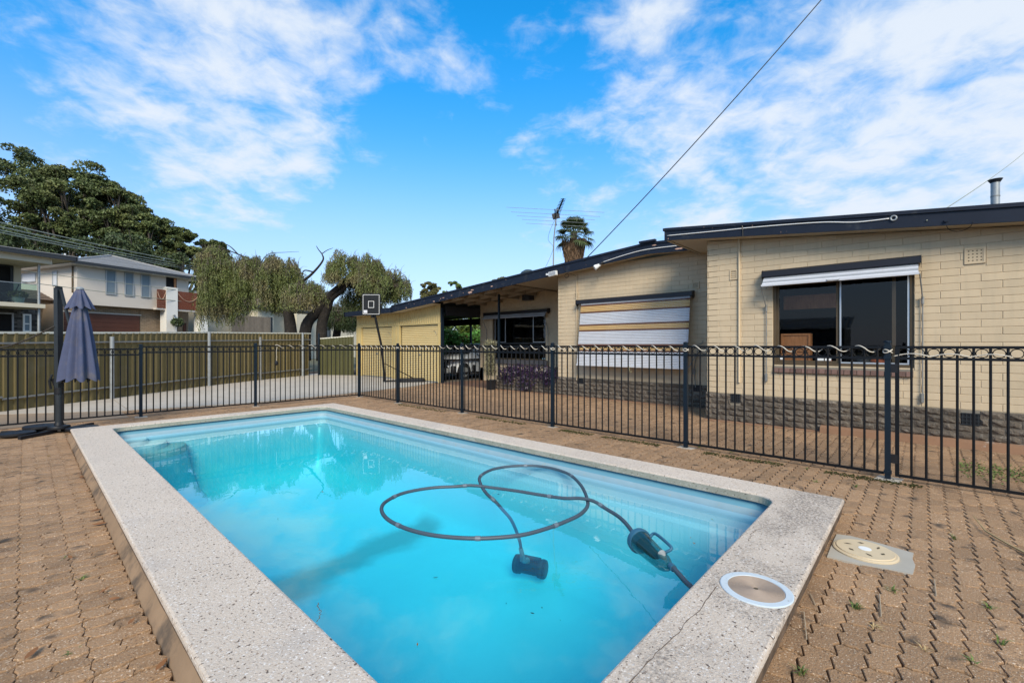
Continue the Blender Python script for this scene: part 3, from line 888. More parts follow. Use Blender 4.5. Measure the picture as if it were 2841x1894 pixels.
# moss and scattered grass along the fence feet, and weeds against the house
def mosspatch(x0, y0, x1, y1, n, lbl, mat=MOSS):
    C = np.column_stack([rng.normal((x0 + x1) / 2, abs(x1 - x0) / 3 + .015, n), rng.uniform(min(y0, y1), max(y0, y1), n), np.full(n, .004)])
    A = rvec(n) * np.array([1, 1, .35]) * .014
    B = np.cross(A, rvec(n)); B *= .008 / (np.linalg.norm(B, axis=1)[:, None] + 1e-9)
    o = quads('moss', C, A, B, mat, None, 'stuff')
    return tag(o, lbl, 'moss', 'moss along the joints')
for y0, y1 in ((.0, .8), (1.2, 2.1), (2.7, 3.6), (3.8, 4.4), (5.2, 6.4), (7.4, 9.2)):
    mosspatch(5.93, y0, 6.02, y1, 420, 'dark green moss in the pavers along the house-side pool fence')
o = mosspatch(6.9, -.9, 7.6, -.3, 700, 'ragged grass patch growing through pavers near the right edge', GRASS)
tag(MB().tube([(GP(2700, 1440) + (.03,)), (GP(2735, 1480) + (.02,)), (GP(2800, 1515) + (.012,)), (GP(2860, 1545) + (.01,)), (GP(2990, 1590) + (.01,))], [.003, .006, .007, .008, .008], 7).build('bamboo_stick', STRAW, smooth=True), 'thin yellow stick lying on the pavers at the right edge', 'stick')
for (a, b, lbl) in (((2440, 1650), (2445, 1712), 'dry straw standing up among the pavers left of the concrete patch'), ((2592, 1610), (2598, 1655), 'dry straw on the pavers right of the concrete patch'), ((2230, 1700), (2238, 1775), 'longest dry straw leaning on the outer side of the near coping'), ((2248, 1650), (2262, 1680), 'short dry straw leaning on the near coping above the longest one')):
    tag(MB().tube([GP(*a) + (.008,), GP(*b) + (.006,)], .0028, 5).build('straw', pmat('pale_straw', (.34, .27, .19), .9, .1, 20)), lbl, 'straw', 'straws on the pavers')

# ================================================================== POOL FENCE
ring_mb = None
RINGM = bpy.data.meshes.new('ring')
def make_ring_mesh():
    mb = MB(); n, m, r, t = 26, 6, .0415, .0042
    for i in range(n):
        a = 2 * math.pi * i / n
        for k in range(m):
            b = 2 * math.pi * k / m
            mb.v.append(((r + t * math.cos(b)) * math.cos(a), t * 1.5 * math.sin(b), (r + t * math.cos(b)) * math.sin(a)))
    for i in range(n):
        for k in range(m):
            i2, k2 = (i + 1) % n, (k + 1) % m
            mb.f.append((i * m + k, i * m + k2, i2 * m + k2, i2 * m + k))
    me = RINGM
    me.from_pydata(mb.v, [], mb.f); me.update(); me.materials.append(BLACKM)
    me.polygons.foreach_set('use_smooth', [True] * len(me.polygons))
make_ring_mesh()
def bar_mesh(h):
    key = 'bar%.3f' % h
    if key not in MATS:
        mb = MB().tube([(0, 0, 0), (0, 0, h)], .0105, 8, cap=False)
        me = bpy.data.meshes.new('bar'); me.from_pydata(mb.v, [], mb.f); me.update(); me.materials.append(BLACKM)
        me.polygons.foreach_set('use_smooth', [True] * len(me.polygons))
        MATS[key] = me
    return MATS[key]
def fence_panel(parent, p0, p1, zb, zt, n, name='panel', stiles=False):
    p0 = Vector((*p0, 0)); p1 = Vector((*p1, 0)); d = p1 - p0
    pan = MB().bar(p0 + Vector((0, 0, zt)), p1 + Vector((0, 0, zt)), .032, .026).build(name, BLACKM, parent)
    for z in (zb, zt - .115):
        MB().bar(p0 + Vector((0, 0, z)), p1 + Vector((0, 0, z)), .026).build('rail', BLACKM, pan)
    if stiles:
        for p in (p0, p1): MB().bar(p + Vector((0, 0, zb - .012)), p + Vector((0, 0, zt + .012)), .034).build('stile', BLACKM, pan)
    ang = math.atan2(d.y, d.x)
    inv = WM[parent.name].inverted()
    me = bar_mesh(zt - zb)
    for k in range(n):
        c = p0 + d * ((k + .5) / n) if not stiles else p0 + d * ((k + 1) / (n + 1))
        o = link('bar', me, pan); o.location = inv @ Vector((c.x, c.y, zb))
    nn = n - 1 if not stiles else n + 1
    for k in range(nn):
        c = p0 + d * ((k + 1) / n) if not stiles else p0 + d * ((k + .5) / (n + 1))
        o = link('ring', RINGM, pan); o.location = inv @ Vector((c.x, c.y, zt - .0575)); o.rotation_euler = (0, 0, ang)
    return pan
def fence_post(parent, x, y, h, pad=True):
    p = MB().box(x - .025, x + .025, y - .025, y + .025, -.02, h - .012).build('post', POSTM, parent)
    MB().lathe([(.036, 0), (.036, .008), (.022, .016), (.001, .018)], (x, y, h - .012), 4, cap=False).build('cap', POSTM, p)
    b = MB()
    for z in (h - .06, h - .17, .075): b.box(x - .032, x + .032, y - .032, y + .032, z - .016, z + .016)
    b.build('bracket', POSTM, p)
    if pad:
        a, e = random.uniform(.06, .12), random.uniform(.06, .10)
        MB().prism([(x - a, y - e), (x + a * .9, y - e * 1.3), (x + a, y + e * .8), (x - a * .8, y + e * 1.1)], -.015, .004).build('post_footing', CONC, parent)
    return p
FX, FY = 6.11, 11.23
pfr = thing('pool_fence', 'black tubular pool fence with a row of rings along the house side of the pool', 'fence', (FX, 0, 0))
ys = [11.23, 9.37, 7.01, 4.667, 2.385, .27]
for i in range(5):
    n = max(8, round((ys[i] - ys[i + 1] - .05) / .1115))
    fence_panel(pfr, (FX, ys[i] - .03), (FX, ys[i + 1] + .03), .06, 1.378, n)
for y in ys[1:]:
    fence_post(pfr, FX, y, 1.44)
pfl = thing('pool_fence', 'black tubular pool fence with rings running across the far left end of the pool', 'fence', (0, FY, 0))
xs = [6.11, 3.563, 1.528, -.82, -3.1]
tops = [1.385, 1.368, 1.325, 1.32]
for i in range(4):
    n = round((xs[i] - xs[i + 1] - .05) / .1115)
    fence_panel(pfl, (xs[i + 1] + .03, FY), (xs[i] - .03, FY), .075 if i else .06, tops[i], n)
for x, h in zip(xs, (1.445, 1.44, 1.41, 1.38, 1.38)):
    fence_post(pfl, x, FY, h)
gate = thing('pool_gate', 'black tubular pool gate with rings hung on the nearest square post at the right', 'gate', (FX, .2, 0))
fence_panel(gate, (FX, .195), (FX, -1.02), .055, 1.378, 10, name='gate_frame', stiles=True)
for z in (.22, 1.16):
    MB().box(FX - .018, FX + .018, .19, .255, z - .045, z + .045).build('hinge', BLKPL, gate)
fence_post(gate, FX, -1.10, 1.44)
# cream lighting cable wound along the top rail
def winding(a, b, zt, turns, name_label, y_sag=.03):
    a = Vector((*a, 0)); b = Vector((*b, 0)); d = b - a; nrm_ = Vector((-d.y, d.x, 0)).normalized()
    pts = []; n = int(turns * 12)
    for k in range(n + 1):
        t = k / n; ph = 2 * math.pi * turns * t
        rr = .025 + .004 * math.sin(k * .37)
        tt = t
        pts.append(a + d * tt + nrm_ * rr * math.cos(ph) * 1.1 + Vector((0, 0, zt - .012 + (rr + (.016 if math.sin(ph) < 0 else 0)) * math.sin(ph))))
    return pts
cable = thing('string_light_cable', 'cream cable spiralling round the top rail of the house-side pool fence', 'cable', (FX, 5, 1.37))
for i in range(5):
    L_ = ys[i] - ys[i + 1]
    pts = winding((FX, ys[i] - .05), (FX, ys[i + 1] + .06), 1.378, round(L_ / .262), '')
    MB().tube(pts, .0062, 6).build('cable_run', ROPE, cable, smooth='all')
    y = ys[i + 1]
    loop = [Vector((FX + .037 * math.cos(a_), y + .037 * math.sin(a_), 1.335 + .03 * math.sin(a_ * 1.5 + i) * .6)) for a_ in np.linspace(0, 4 * math.pi, 30)]
    MB().tube(loop, .0062, 6).build('cable_wrap', ROPE, cable, smooth='all')
pts = [Vector((FX - .02 + .012 * math.sin(k * 1.3), .22 - k * .055, 1.285 + .028 * abs(math.sin(k * .62)))) for k in range(16)]
MB().tube(smooth_path(pts, 3), .0055, 6).build('cable_tail', ROPE, cable, smooth='all')
cable2 = thing('string_light_cable', 'cream cable wound round the rail of the far pool fence beside its corner post', 'cable', (4.8, FY, 1.38))
MB().tube(winding((3.95, FY), (6.05, FY), 1.385, 8, ''), .0062, 6).build('cable_run', ROPE, cable2, smooth='all')
MB().tube([(4.02, FY - .02, 1.36), (4.0, FY - .03, 1.25), (4.01, FY - .03, 1.12), (4.0, FY - .03, 1.02)], .004, 5).build('cable_drop', ROPE, cable2)
MB().lathe([(.01, .1), (.035, .08), (.042, .03), (.03, 0), (.002, -.01)], (4.0, FY - .03, .93), 12).build('lamp_weight', BLKPL, cable2, smooth=True)

# ================================================================== COLORBOND FENCE
cbp = [(-4.3, 11.15), (-2.35, 12.7), (-.352, 14.224), (1.475, 15.645), (4.192, 18.027), (6.255, 19.5), (8.439, 20.75), (9.05, 21.1)]
cbt = [1.66, 1.68, 1.69, 1.75, 1.86, 1.91, 1.96, 1.97]
cb = thing('sheet_fence', 'olive ribbed steel fence with pale capping along the street side of the yard', 'fence', (2, 16, 0))
cum = [0]
for a, b in zip(cbp[:-1], cbp[1:]): cum.append(cum[-1] + math.dist(a, b))
def cbpt(s):
    x = float(np.interp(s, cum, [p[0] for p in cbp])); y = float(np.interp(s, cum, [p[1] for p in cbp])); t = float(np.interp(s, cum, cbt))
    return x, y, t
def ribbed_sheet(pf, s0, s1, z0, pitch=.19, depth=.028, base=None):
    """trapezoid ribs standing out from the path pf(s) -> x,y,top ; normal to camera side"""
    mb = MB(); prof = []
    s = s0
    while s < s1:
        for f_, o in ((0, 0), (.58, 0), (.66, -depth), (.92, -depth)):
            ss = s + f_ * pitch
            if ss <= s1: prof.append((ss, o))
        s += pitch
    prof.append((s1, 0))
    lo, hi = [], []
    for ss, o in prof:
        x, y, t = pf(ss); x2, y2, _ = pf(ss + .01)
        n = Vector((y2 - y, -(x2 - x), 0)).normalized()
        zb = z0(ss) if callable(z0) else z0
        lo.append((x - n.x * o * -1 * -1, y - n.y * o * -1 * -1, zb)); hi.append((lo[-1][0], lo[-1][1], t))
    n_ = len(lo)
    mb.add(lo + hi, [(k, k + 1, n_ + k + 1, n_ + k) for k in range(n_ - 1)])
    return mb
total = cum[-1]
s = 0
while s < total - .2:
    e = min(s + 2.36, total)
    ribbed_sheet(lambda q: (lambda p: (p[0], p[1], p[2] - .04))(cbpt(min(q, total))), s, e - .006, -.02, .2, .03).build('panel', OLIVE, cb)
    s = e
for k in range(len(cbp) - 1):
    a, b = cbp[k], cbp[k + 1]
    MB().bar((*a, cbt[k] - .03), (*b, cbt[k + 1] - .03), .055, .05).build('cap_rail', CAPW, cb)
    for z0, zz in ((1.40, 1.60), (.27, .33)):
        za = z0 if z0 < 1 else np.interp(a[0], [-.35, 9.2], [1.44, 1.66]); zb_ = z0 + .04 if z0 < 1 else np.interp(b[0], [-.35, 9.2], [1.44, 1.66])
        off = Vector((b[1] - a[1], -(b[0] - a[0]), 0)).normalized() * .05
        MB().bar(Vector((*a, za)) + off, Vector((*b, zb_)) + off, .03, .038).build('rail', RUSTG, cb)
for (x, y, t, mat_) in ((1.475, 15.645, 1.62, GALV), (4.192, 18.027, 1.86, GALV), (6.255, 19.45, 1.72, RUSTG), (8.439, 20.75, 1.96, GALV), (-2.35, 12.7, 1.6, GALV)):
    MB().tube([(x + .06, y - .09, -.02), (x + .06, y - .09, t)], .047, 12).build('post', mat_, cb, smooth=True)
# return panels between the street fence and the garage
cb2 = thing('sheet_fence', 'short greenish ribbed steel fence between the street fence and the tan garage', 'fence', (9.8, 20.6, 0))
pa, pb = (9.2, 21.1), (10.33, 19.35)
pa, pb = (9.32, 20.75), (10.32, 19.45)
def pf2(q):
    t = q / math.dist(pa, pb)
    return pa[0] + (pb[0] - pa[0]) * t, pa[1] + (pb[1] - pa[1]) * t, 1.70 + .12 * t
ribbed_sheet(pf2, 0, math.dist(pa, pb), -.02, .14, .025).build('panel', OLIVE2, cb2)
MB().bar((*pa, 1.70), (*pb, 1.82), .05, .045).build('cap_rail', CAPW, cb2)
MB().tube([(9.25, 20.7, -.02), (9.25, 20.7, 1.95)], .045, 12).build('post', POSTM, cb2, smooth=True)

# ================================================================== UMBRELLA
um = thing('patio_umbrella', 'closed slate-blue cantilever umbrella hanging from its dark mast by the pool corner', 'umbrella', (.37, 10.25, 0))
B0 = Vector((.372, 10.24, 0))
rt = Vector((_c, -_s, 0)); fw = Vector((_s, _c, 0))
def U(r, f_, z): return B0 + rt * r + fw * f_ + Vector((0, 0, z))
MB().tube([U(0, 0, .10), U(0, 0, .62)], .046, 16).build('lower_mast', CHARC, um, smooth=True)
MB().bar(U(0, 0, .60), U(-.015, 0, 2.32), .088, .062, up=tuple(rt)).build('mast', CHARC, um)
MB().bar(U(-.02, 0, 2.315), U(.012, 0, 2.315), .09, .055).build('mast_head', BLKPL, um)
hb = MB().tube([U(0, 0, .62), U(0, 0, .72)], .058, 14); hb.bar(U(-.07, 0, .80), U(.07, 0, .86), .085, .11); hb.tube([U(-.08, -.05, .70), U(-.085, -.07, .83), U(-.06, -.05, .93)], .016, 8)
hb.tube([U(.03, 0, .86), U(.11, 0, .96), U(.12, 0, 1.02)], .02, 8)
hb.build('crank', BLKPL, um, smooth=True)
MB().bar(U(.03, 0, 2.29), U(.20, .0, 1.62), .032, .03).build('arm', CHARC, um)
cc = U(.335, 0, 0)
def fold_ring(rad, z, amp, n=96, folds=8, ph=0.0, sx=1.0):
    out = []
    for k in range(n):
        a = 2 * math.pi * k / n
        r = rad * (1 + amp * math.cos(folds * a + ph) + amp * .35 * math.cos(3 * a + ph * 2 + z))
        p = cc + rt * (r * math.cos(a) * sx) + fw * (r * math.sin(a) * .8) + Vector((0, 0, z))
        out.append(p)
    return out
def drape(zs, rs, amps, sag, name, mat):
    L_ = []
    for z, r, a in zip(zs, rs, amps):
        ring = fold_ring(r, z, a, ph=.4)
        if sag and z == zs[-1]:
            ring = [p + Vector((0, 0, -sag * math.cos(8 * 2 * math.pi * k / 96 + .4))) for k, p in enumerate(ring)]
        L_.append(ring)
    m = MB(); m.loops(L_); return m.build(name, mat, um, smooth='all')
drape([2.10, 2.02, 1.9, 1.7, 1.5, 1.3, 1.1, .95, .845], [.06, .08, .10, .13, .155, .180, .205, .222, .232], [.05, .10, .16, .20, .23, .24, .24, .23, .22], .03, 'canopy', CANVAS)
drape([2.305, 2.28, 2.2, 2.08, 1.995], [.03, .055, .085, .13, .165], [.04, .08, .15, .22, .26], .025, 'vent_flap', CANVAS)
MB().lathe([(.05, 0), (.05, .02), (.03, .035), (.001, .04)], tuple(cc + Vector((0, 0, 2.295))), 16, cap=False).build('finial', GALV, um, smooth=True)
lin = MB().loops([fold_ring(.225, .855, .17, ph=.4), fold_ring(.12, .90, .2, ph=.4), fold_ring(.02, 1.0, .1)]); lin.build('lining', BLKPL, um)
rb = MB()
for k in range(7):
    a = k * .9
    p = cc + rt * .13 * math.cos(a) + fw * .1 * math.sin(a)
    rb.tube([p + Vector((0, 0, 1.0)), p + Vector((0, 0, .80 + .02 * (k % 3)))], .012, 6)
rb.build('rib_ends', BLKPL, um)
MB().add([cc + rt * .185 - fw * .16 + Vector((0, 0, .93)), cc + rt * .195 - fw * .16 + Vector((0, 0, .93)), cc + rt * .195 - fw * .16 + Vector((0, 0, .965)), cc + rt * .185 - fw * .16 + Vector((0, 0, .965))], [(0, 1, 2, 3)]).build('tag', WHITE, um)
# cross foot with disc weights
MB().lathe([(.135, .0), (.14, .015), (.13, .05), (.06, .06), (.05, .11)], tuple(U(0, 0, .055)), 28).build('hub', BLKPL, um, smooth=True)
for a, b in ((U(-.72, -.18, .03), U(-.05, -.02, .03)), (U(.02, -.6, .03), U(.0, -.05, .03)), (U(.05, .02, .03), U(.8, .25, .03)), (U(0, .05, .03), U(-.02, .6, .03))):
    MB().bar(a, b, .045, .045).build('foot', BLKPL, um)
for (r, f_, z) in ((-.30, -.34, .02), (-.32, .02, .06), (.28, .1, .02)):
    pw = U(r, f_, z)
    MB().lathe([(.19, .0), (.205, .012), (.205, .04), (.19, .052), (.05, .056), (.04, .066), (.001, .066)], tuple(pw), 32).build('weight', BLKPL, um, smooth=True)
# twisted rope from the mast to the left
rp = []
A_, B_ = U(-.03, -.04, 1.70), U(-1.05, -.35, 1.30)
for hand in (0, math.pi):
    pts = []
    for k in range(160):
        t = k / 159
        p = A_.lerp(B_, t) + Vector((0, 0, -.10 * math.sin(math.pi * t)))
        pts.append(p + Vector((0, 0, .010 * math.sin(k * .85 + hand))) + fw * .010 * math.cos(k * .85 + hand))
    rp.append(pts)
ro = thing('twisted_rope', 'twisted dark rope looping left from the umbrella mast', 'rope', tuple(A_))
for pts in rp: MB().tube(pts, .0075, 5).build('strand', pmat('dark_rope', (.05, .042, .035), .9, .2, 40), ro, smooth='all')
pts = [U(-1.05, -.35, 1.30) + Vector((.006 * math.sin(k), 0, -.03 * k)) for k in range(22)]
MB().tube(pts, .009, 5).build('strand', MATS['dark_rope'], ro, smooth='all')

# ================================================================== HOUSE
def zb_main(y):     # fascia bottom of the main roof
    if y >= 15.65: return 2.69
    if y >= 4.75: return 2.70 + (15.65 - y) * .0771
    return 3.54 - (4.75 - y) * .055
def zt_main(y):
    if y >= 15.65: return 2.69 + .20 + max(0, .08 - (y - 15.65) * .3)
    return zb_main(y) + .275
def zb_wing(y): return 3.45 - (3.71 - y) * .1059
def zt_wing(y): return zb_wing(y) + .238
XW, XR, XP, XG = 8.81, 10.24, 12.3, 10.40
house = thing('house', 'single-storey cream block house with dark fascia and rough stone plinth behind the pool fence', 'house', (XW, 3.04, 0))
wall = MB()
def wallpanel(mb, X, y0, y1, z0, topf, holes, th=.2):
    """solid wall at plane X between y0<y1 with rectangular holes, top follows topf"""
    ycuts = sorted({y0, y1} | {h[0] for h in holes} | {h[1] for h in holes})
    for a, b in zip(ycuts[:-1], ycuts[1:]):
        zc = [z0]
        for h in sorted(holes, key=lambda h: h[2]):
            if h[0] <= a + 1e-6 and h[1] >= b - 1e-6: zc += [h[2], h[3]]
        zc.append(None)
        for lo, hi in zip(zc[0::2], zc[1::2]):
            ta, tb = (topf(a), topf(b)) if hi is None else (hi, hi)
            mb.add([(X, a, lo), (X + th, a, lo), (X + th, b, lo), (X, b, lo), (X, a, ta), (X + th, a, ta), (X + th, b, tb), (X, b, tb)],
                   [(0, 3, 2, 1), (4, 5, 6, 7), (0, 1, 5, 4), (1, 2, 6, 5), (2, 3, 7, 6), (3, 0, 4, 7)])
W1 = (.093, 1.924, 1.06, 2.50)
S1 = (4.0, 6.72, .95, 2.50)
V1 = [(-.629, -.425, 2.516, 2.735), (2.489, 2.625, 2.60, 2.785)]
V2 = [(3.69, 3.84, 2.665, 2.825), (6.93, 7.07, 2.68, 2.84)]
W2 = (9.70, 12.33, .86, 2.55)
wall_w = MB(); wallpanel(wall_w, XW + .008, -3.4, 3.03, 0, zb_wing, [W1])
wall_w.box(XW + .008, 12.5, 2.85, 3.03, 0, 3.3)
wall_w = wall_w.build('wall', CREAM, house)
wall_r = MB(); wallpanel(wall_r, XR + .008, 3.03, 7.63, 0, lambda y: zb_main(y) + .04, [S1])
wall_r.box(XR + .008, XP + .2, 7.43, 7.62, 0, 3.36)
wall_r = wall_r.build('wall', CREAM, house)
wall_p = MB(); wallpanel(wall_p, XP + .008, 7.62, 13.02, 0, lambda y: zb_main(y) + .15, [W2])
wall_p.box(XP + .008, XP + 5, 12.85, 13.02, 0, 2.9)
wall_p = wall_p.build('wall', CREAM, house)

BL, BH, G_ = .400, .1035, .0065
def cut_blocks(X, y0, y1, z0, z1f, holes, off, parity0=0, bl=BL, bh=BH, clip_min=.012):
    """running-bond blocks on plane X; returns list of (y0,y1,z0,ztop0,ztop1)"""
    out = []
    r = 0
    z = z0
    while True:
        zt = z + bh - G_
        ztop = max(z1f(y0), z1f(y1))
        if z > ztop - .02: break
        # spans not covered by holes in this row
        y = y0 - ((off + (bl / 2 if (r + parity0) % 2 else 0)) % bl)
        while y < y1:
            a, b = max(y, y0), min(y + bl - G_, y1)
            segs = [(a, b)]
            for h in holes:
                if h[2] < zt - .015 and h[3] > z + .015:
                    ns = []
                    for (p, q) in segs:
                        if q <= h[0] or p >= h[1]: ns.append((p, q)); continue
                        if p < h[0]: ns.append((p, h[0] - .004))
                        if q > h[1]: ns.append((h[1] + .004, q))
                    segs = ns
            for (p, q) in segs:
                if q - p > clip_min:
                    ta, tb = min(zt, z1f(p) - .002), min(zt, z1f(q) - .002)
                    if ta - z > .012 or tb - z > .012:
                        out.append((p, q, z, max(ta, z + .004), max(tb, z + .004)))
            y += bl
        z += bh; r += 1
    return out
def block(mb, X, b, proud=.0065, ch=.0035, rough=0.0):
    p, q, z, ta, tb = b
    j = (lambda: random.uniform(-rough, rough)) if rough else (lambda: 0)
    pr = proud + random.uniform(-.0012, .0012)
    o = [(X, p, z), (X, q, z), (X, q, tb), (X, p, ta)]
    back = [(X + .02, *v[1:]) for v in o]
    mid = [(X - pr + ch, v[1], v[2]) for v in o]
    f_ = [(X - pr, p + ch, z + ch), (X - pr, q - ch, z + ch), (X - pr, q - ch, tb - ch), (X - pr, p + ch, ta - ch)]
    mb.loops([back[::-1], mid[::-1], f_[::-1]], cap1=True)
blocks = []
for X, args, wl_ in ((XW + .008, (-3.4, 3.032, .51, lambda y: zb_wing(y) + .0, [W1] + V1, .18), wall_w),
                     (XR + .008, (3.04, 7.62, .51, lambda y: zb_main(y) + .04, [S1] + V2, .10), wall_r),
                     (XP + .008, (7.64, 13.02, .51, lambda y: zb_main(y) + .13, [W2], .1), wall_p)):
    for b in cut_blocks(X, *args):
        yc = (b[0] + b[1]) / 2
        d = X * _s + yc * _c
        px = proj(X, yc, b[2])
        vis = px and -20 < px[0] < 2870
        blocks.append(((b[1] - b[0]) / d ** 2.2 * (1 if vis else .001), X, b, wl_))
blocks.sort(key=lambda t: -t[0])
for sc_, X, b, wl_ in blocks[:300]:
    mb = MB(); block(mb, X, b); mb.build('block', CREAM, wl_)
for wl_ in (wall_w, wall_r, wall_p):
    mb = MB()
    for sc_, X, b, w_ in blocks[300:]:
        if w_ is wl_: block(mb, X, b)
    if mb.v: mb.build('blockwork', CREAM, wl_, kind='stuff')
# plinth of rock-faced stone
def rock(mb, X, b):
    p, q, z, ta, tb = b
    ny_, nz = max(3, int((q - p) / .05)), 3
    rows = []
    o = len(mb.v)
    for j in range(nz + 1):
        for i in range(ny_ + 1):
            e = (i in (0, ny_)) or (j in (0, nz))
            dx = .004 if e else .012 + random.uniform(0, .022)
            mb.v.append((X - dx, p + (q - p) * i / ny_, z + (ta - z) * j / nz))
    for j in range(nz):
        for i in range(ny_):
            a = o + j * (ny_ + 1) + i
            mb.f.append((a, a + ny_ + 1, a + ny_ + 2, a + 1))
    e0 = [(X + .01, p, z), (X + .01, q, z), (X + .01, q, ta), (X + .01, p, ta)]
    e1 = [(X - .004, p, z), (X - .004, q, z), (X - .004, q, ta), (X - .004, p, ta)]
    mb.loops([e0[::-1], e1[::-1]])
PV1 = [(2.44, 2.606, .355, .505), (-.574, -.391, .30, .465)]
PV2 = [(6.77, 6.96, .36, .50), (3.64, 3.82, .36, .50)]
pl = MB()
pl.box(XW - .012, XW + .1, -3.4, 3.05, -.02, .503)
pl = pl.build('plinth', MORTAR, house)
for b in cut_blocks(XW - .012, -3.4, 3.05, .0, lambda y: .505, PV1, .1, bl=.30, bh=.101): 
    mb = MB(); rock(mb, XW - .012, b); mb.build('stone', STONE, pl)
pl2 = MB().box(XR - .012, XR + .1, 3.05, 7.635, -.02, .503).build('plinth', MORTAR, house)
for b in cut_blocks(XR - .012, 3.05, 7.635, .0, lambda y: .505, PV2, .2, bl=.30, bh=.101):
    mb = MB(); rock(mb, XR - .012, b); mb.build('stone', STONE, pl2)
# vents
def vent(X, h, nx, nz_, mat, dark, name='vent'):
    y0, y1, z0, z1 = h
    mb = MB(); t = .012
    mb.box(X - .004, X + .03, y0, y1, z0, z1)
    fr = MB(); fw_ = .022
    for a in ((y0, y1, z0, z0 + fw_), (y0, y1, z1 - fw_, z1), (y0, y0 + fw_, z0 + fw_, z1 - fw_), (y1 - fw_, y1, z0 + fw_, z1 - fw_)):
        mb.box(X - .011, X - .004, *a)
    v = mb.build(name, mat, house)
    hm_ = MB()
    for i in range(nx):
        for k in range(nz_):
            yc = y0 + fw_ + (y1 - y0 - 2 * fw_) * (i + .5) / nx; zc = z0 + fw_ + (z1 - z0 - 2 * fw_) * (k + .5) / nz_
            hm_.add([(X - .0062, yc + .0085 * math.cos(a), zc + .0085 * math.sin(a)) for a in np.linspace(0, 2 * math.pi, 8, endpoint=False)], [tuple(range(8))])
    hm_.build('vent_holes', dark, v)
for h in V1: vent(XW, h, 4, 4, CREAM, KHOLE)
for h in V2: vent(XR, h, 4, 4, CREAM, KHOLE)
for X, hs in ((XW - .014, PV1), (XR - .014, PV2)):
    for h in hs:
        v = MB().box(X - .004, X + .06, h[0], h[1], h[2], h[3]).build('plinth_vent', BLKPL, house)
        mb = MB()
        for k in range(5): mb.box(X - .014, X - .005, h[0] + .012 + (h[1] - h[0] - .034) * k / 4, h[0] + .022 + (h[1] - h[0] - .034) * k / 4, h[2], h[3])
        for k in range(4): mb.box(X - .017, X - .0135, h[0], h[1], h[2] + (h[3] - h[2] - .012) * k / 3, h[2] + .012 + (h[3] - h[2] - .012) * k / 3)
        mb.build('grille', CHARC, v)
# kerb along the wing and mortar strips at the wall feet
kb = MB(); n_ = 26
l0 = []; l1 = []; l2 = []; l3 = []
for k in range(n_ + 1):
    y = 1.22 - k * 4.6 / n_
    jj = random.uniform(-.012, .012)
    l0.append((8.63 + jj, y, -.02)); l1.append((8.645 + jj, y, .085 + random.uniform(-.014, .008))); l2.append((8.70, y, .10 + random.uniform(-.014, .01))); l3.append((8.80, y, .10))
kb.loops([l3, l2, l1, l0], closed=False); kb.add([l0[0], l1[0], l2[0], l3[0], (8.8, 1.22, -.02)], [(0, 1, 2, 3, 4)])
tag(kb.build('kerb', KERB, smooth=True), 'rough brown concrete kerb at the foot of the stone plinth on the right', 'kerb')
struct(MB().prism([(8.66, -3.4), (8.80, -3.4), (8.80, 3.06), (8.66, 3.06)], -.02, .004), 'mortar_strip', KERB)
struct(MB().prism([(10.02, 3.06), (10.23, 3.06), (10.23, 9.9), (10.02, 9.9)], -.02, .004), 'mortar_strip', KERB)

# roofs: sloping slabs with fascias and soffits
def roof_slab(X0, X1, ys_, zt, th, mat, name, parent):
    mb = MB()
    for a, b in zip(ys_[:-1], ys_[1:]):
        ta, tb = zt(a), zt(b)
        mb.add([(X0, a, ta - th), (X1, a, ta - th), (X1, b, tb - th), (X0, b, tb - th), (X0, a, ta), (X1, a, ta), (X1, b, tb), (X0, b, tb)],
               [(0, 3, 2, 1), (4, 5, 6, 7), (0, 1, 5, 4), (2, 3, 7, 6), (1, 2, 6, 5), (3, 0, 4, 7)])
    return mb.build(name, mat, parent)
XF2, XF1 = 9.90, 8.50
main_y = [3.2, 4.75, 8, 11, 13.2, 15.62, 15.9, 19.35]
rf = roof_slab(XF2 + .03, 15.7, main_y, lambda y: zt_main(y) - .012, .09, DGUT, 'roof', house)
def fascia(X, ys_, zb_, zt_, name, parent, th=.03):
    mb = MB()
    for a, b in zip(ys_[:-1], ys_[1:]):
        mb.add([(X, a, zb_(a)), (X + th, a, zb_(a)), (X + th, b, zb_(b)), (X, b, zb_(b)), (X, a, zt_(a) - .05), (X + th, a, zt_(a) - .05), (X + th, b, zt_(b) - .05), (X, b, zt_(b) - .05)],
               [(0, 3, 2, 1), (4, 5, 6, 7), (0, 1, 5, 4), (2, 3, 7, 6), (1, 2, 6, 5), (3, 0, 4, 7)])
    f_ = mb.build(name, NAVY, parent)
    mb = MB()
    for a, b in zip(ys_[:-1], ys_[1:]):
        mb.add([(X - .022, a, zt_(a) - .052), (X + th, a, zt_(a) - .052), (X + th, b, zt_(b) - .052), (X - .022, b, zt_(b) - .052), (X - .022, a, zt_(a)), (X + th, a, zt_(a)), (X + th, b, zt_(b)), (X - .022, b, zt_(b))],
               [(0, 3, 2, 1), (4, 5, 6, 7), (0, 1, 5, 4), (2, 3, 7, 6), (1, 2, 6, 5), (3, 0, 4, 7)])
    mb.build('barge_cap', NAVY, f_)
    return f_
fm = fascia(XF2, [3.2, 4.75, 8, 11, 15.62], zb_main, zt_main, 'fascia', house)
# gutter on the low end
gt = MB().box(XF2 - .06, XF2 + .04, 15.60, 19.42, 2.69, 2.885); gt.box(XF2 - .06, 15.7, 19.36, 19.46, 2.69, 2.885)
gt.build('gutter', NAVY, house)
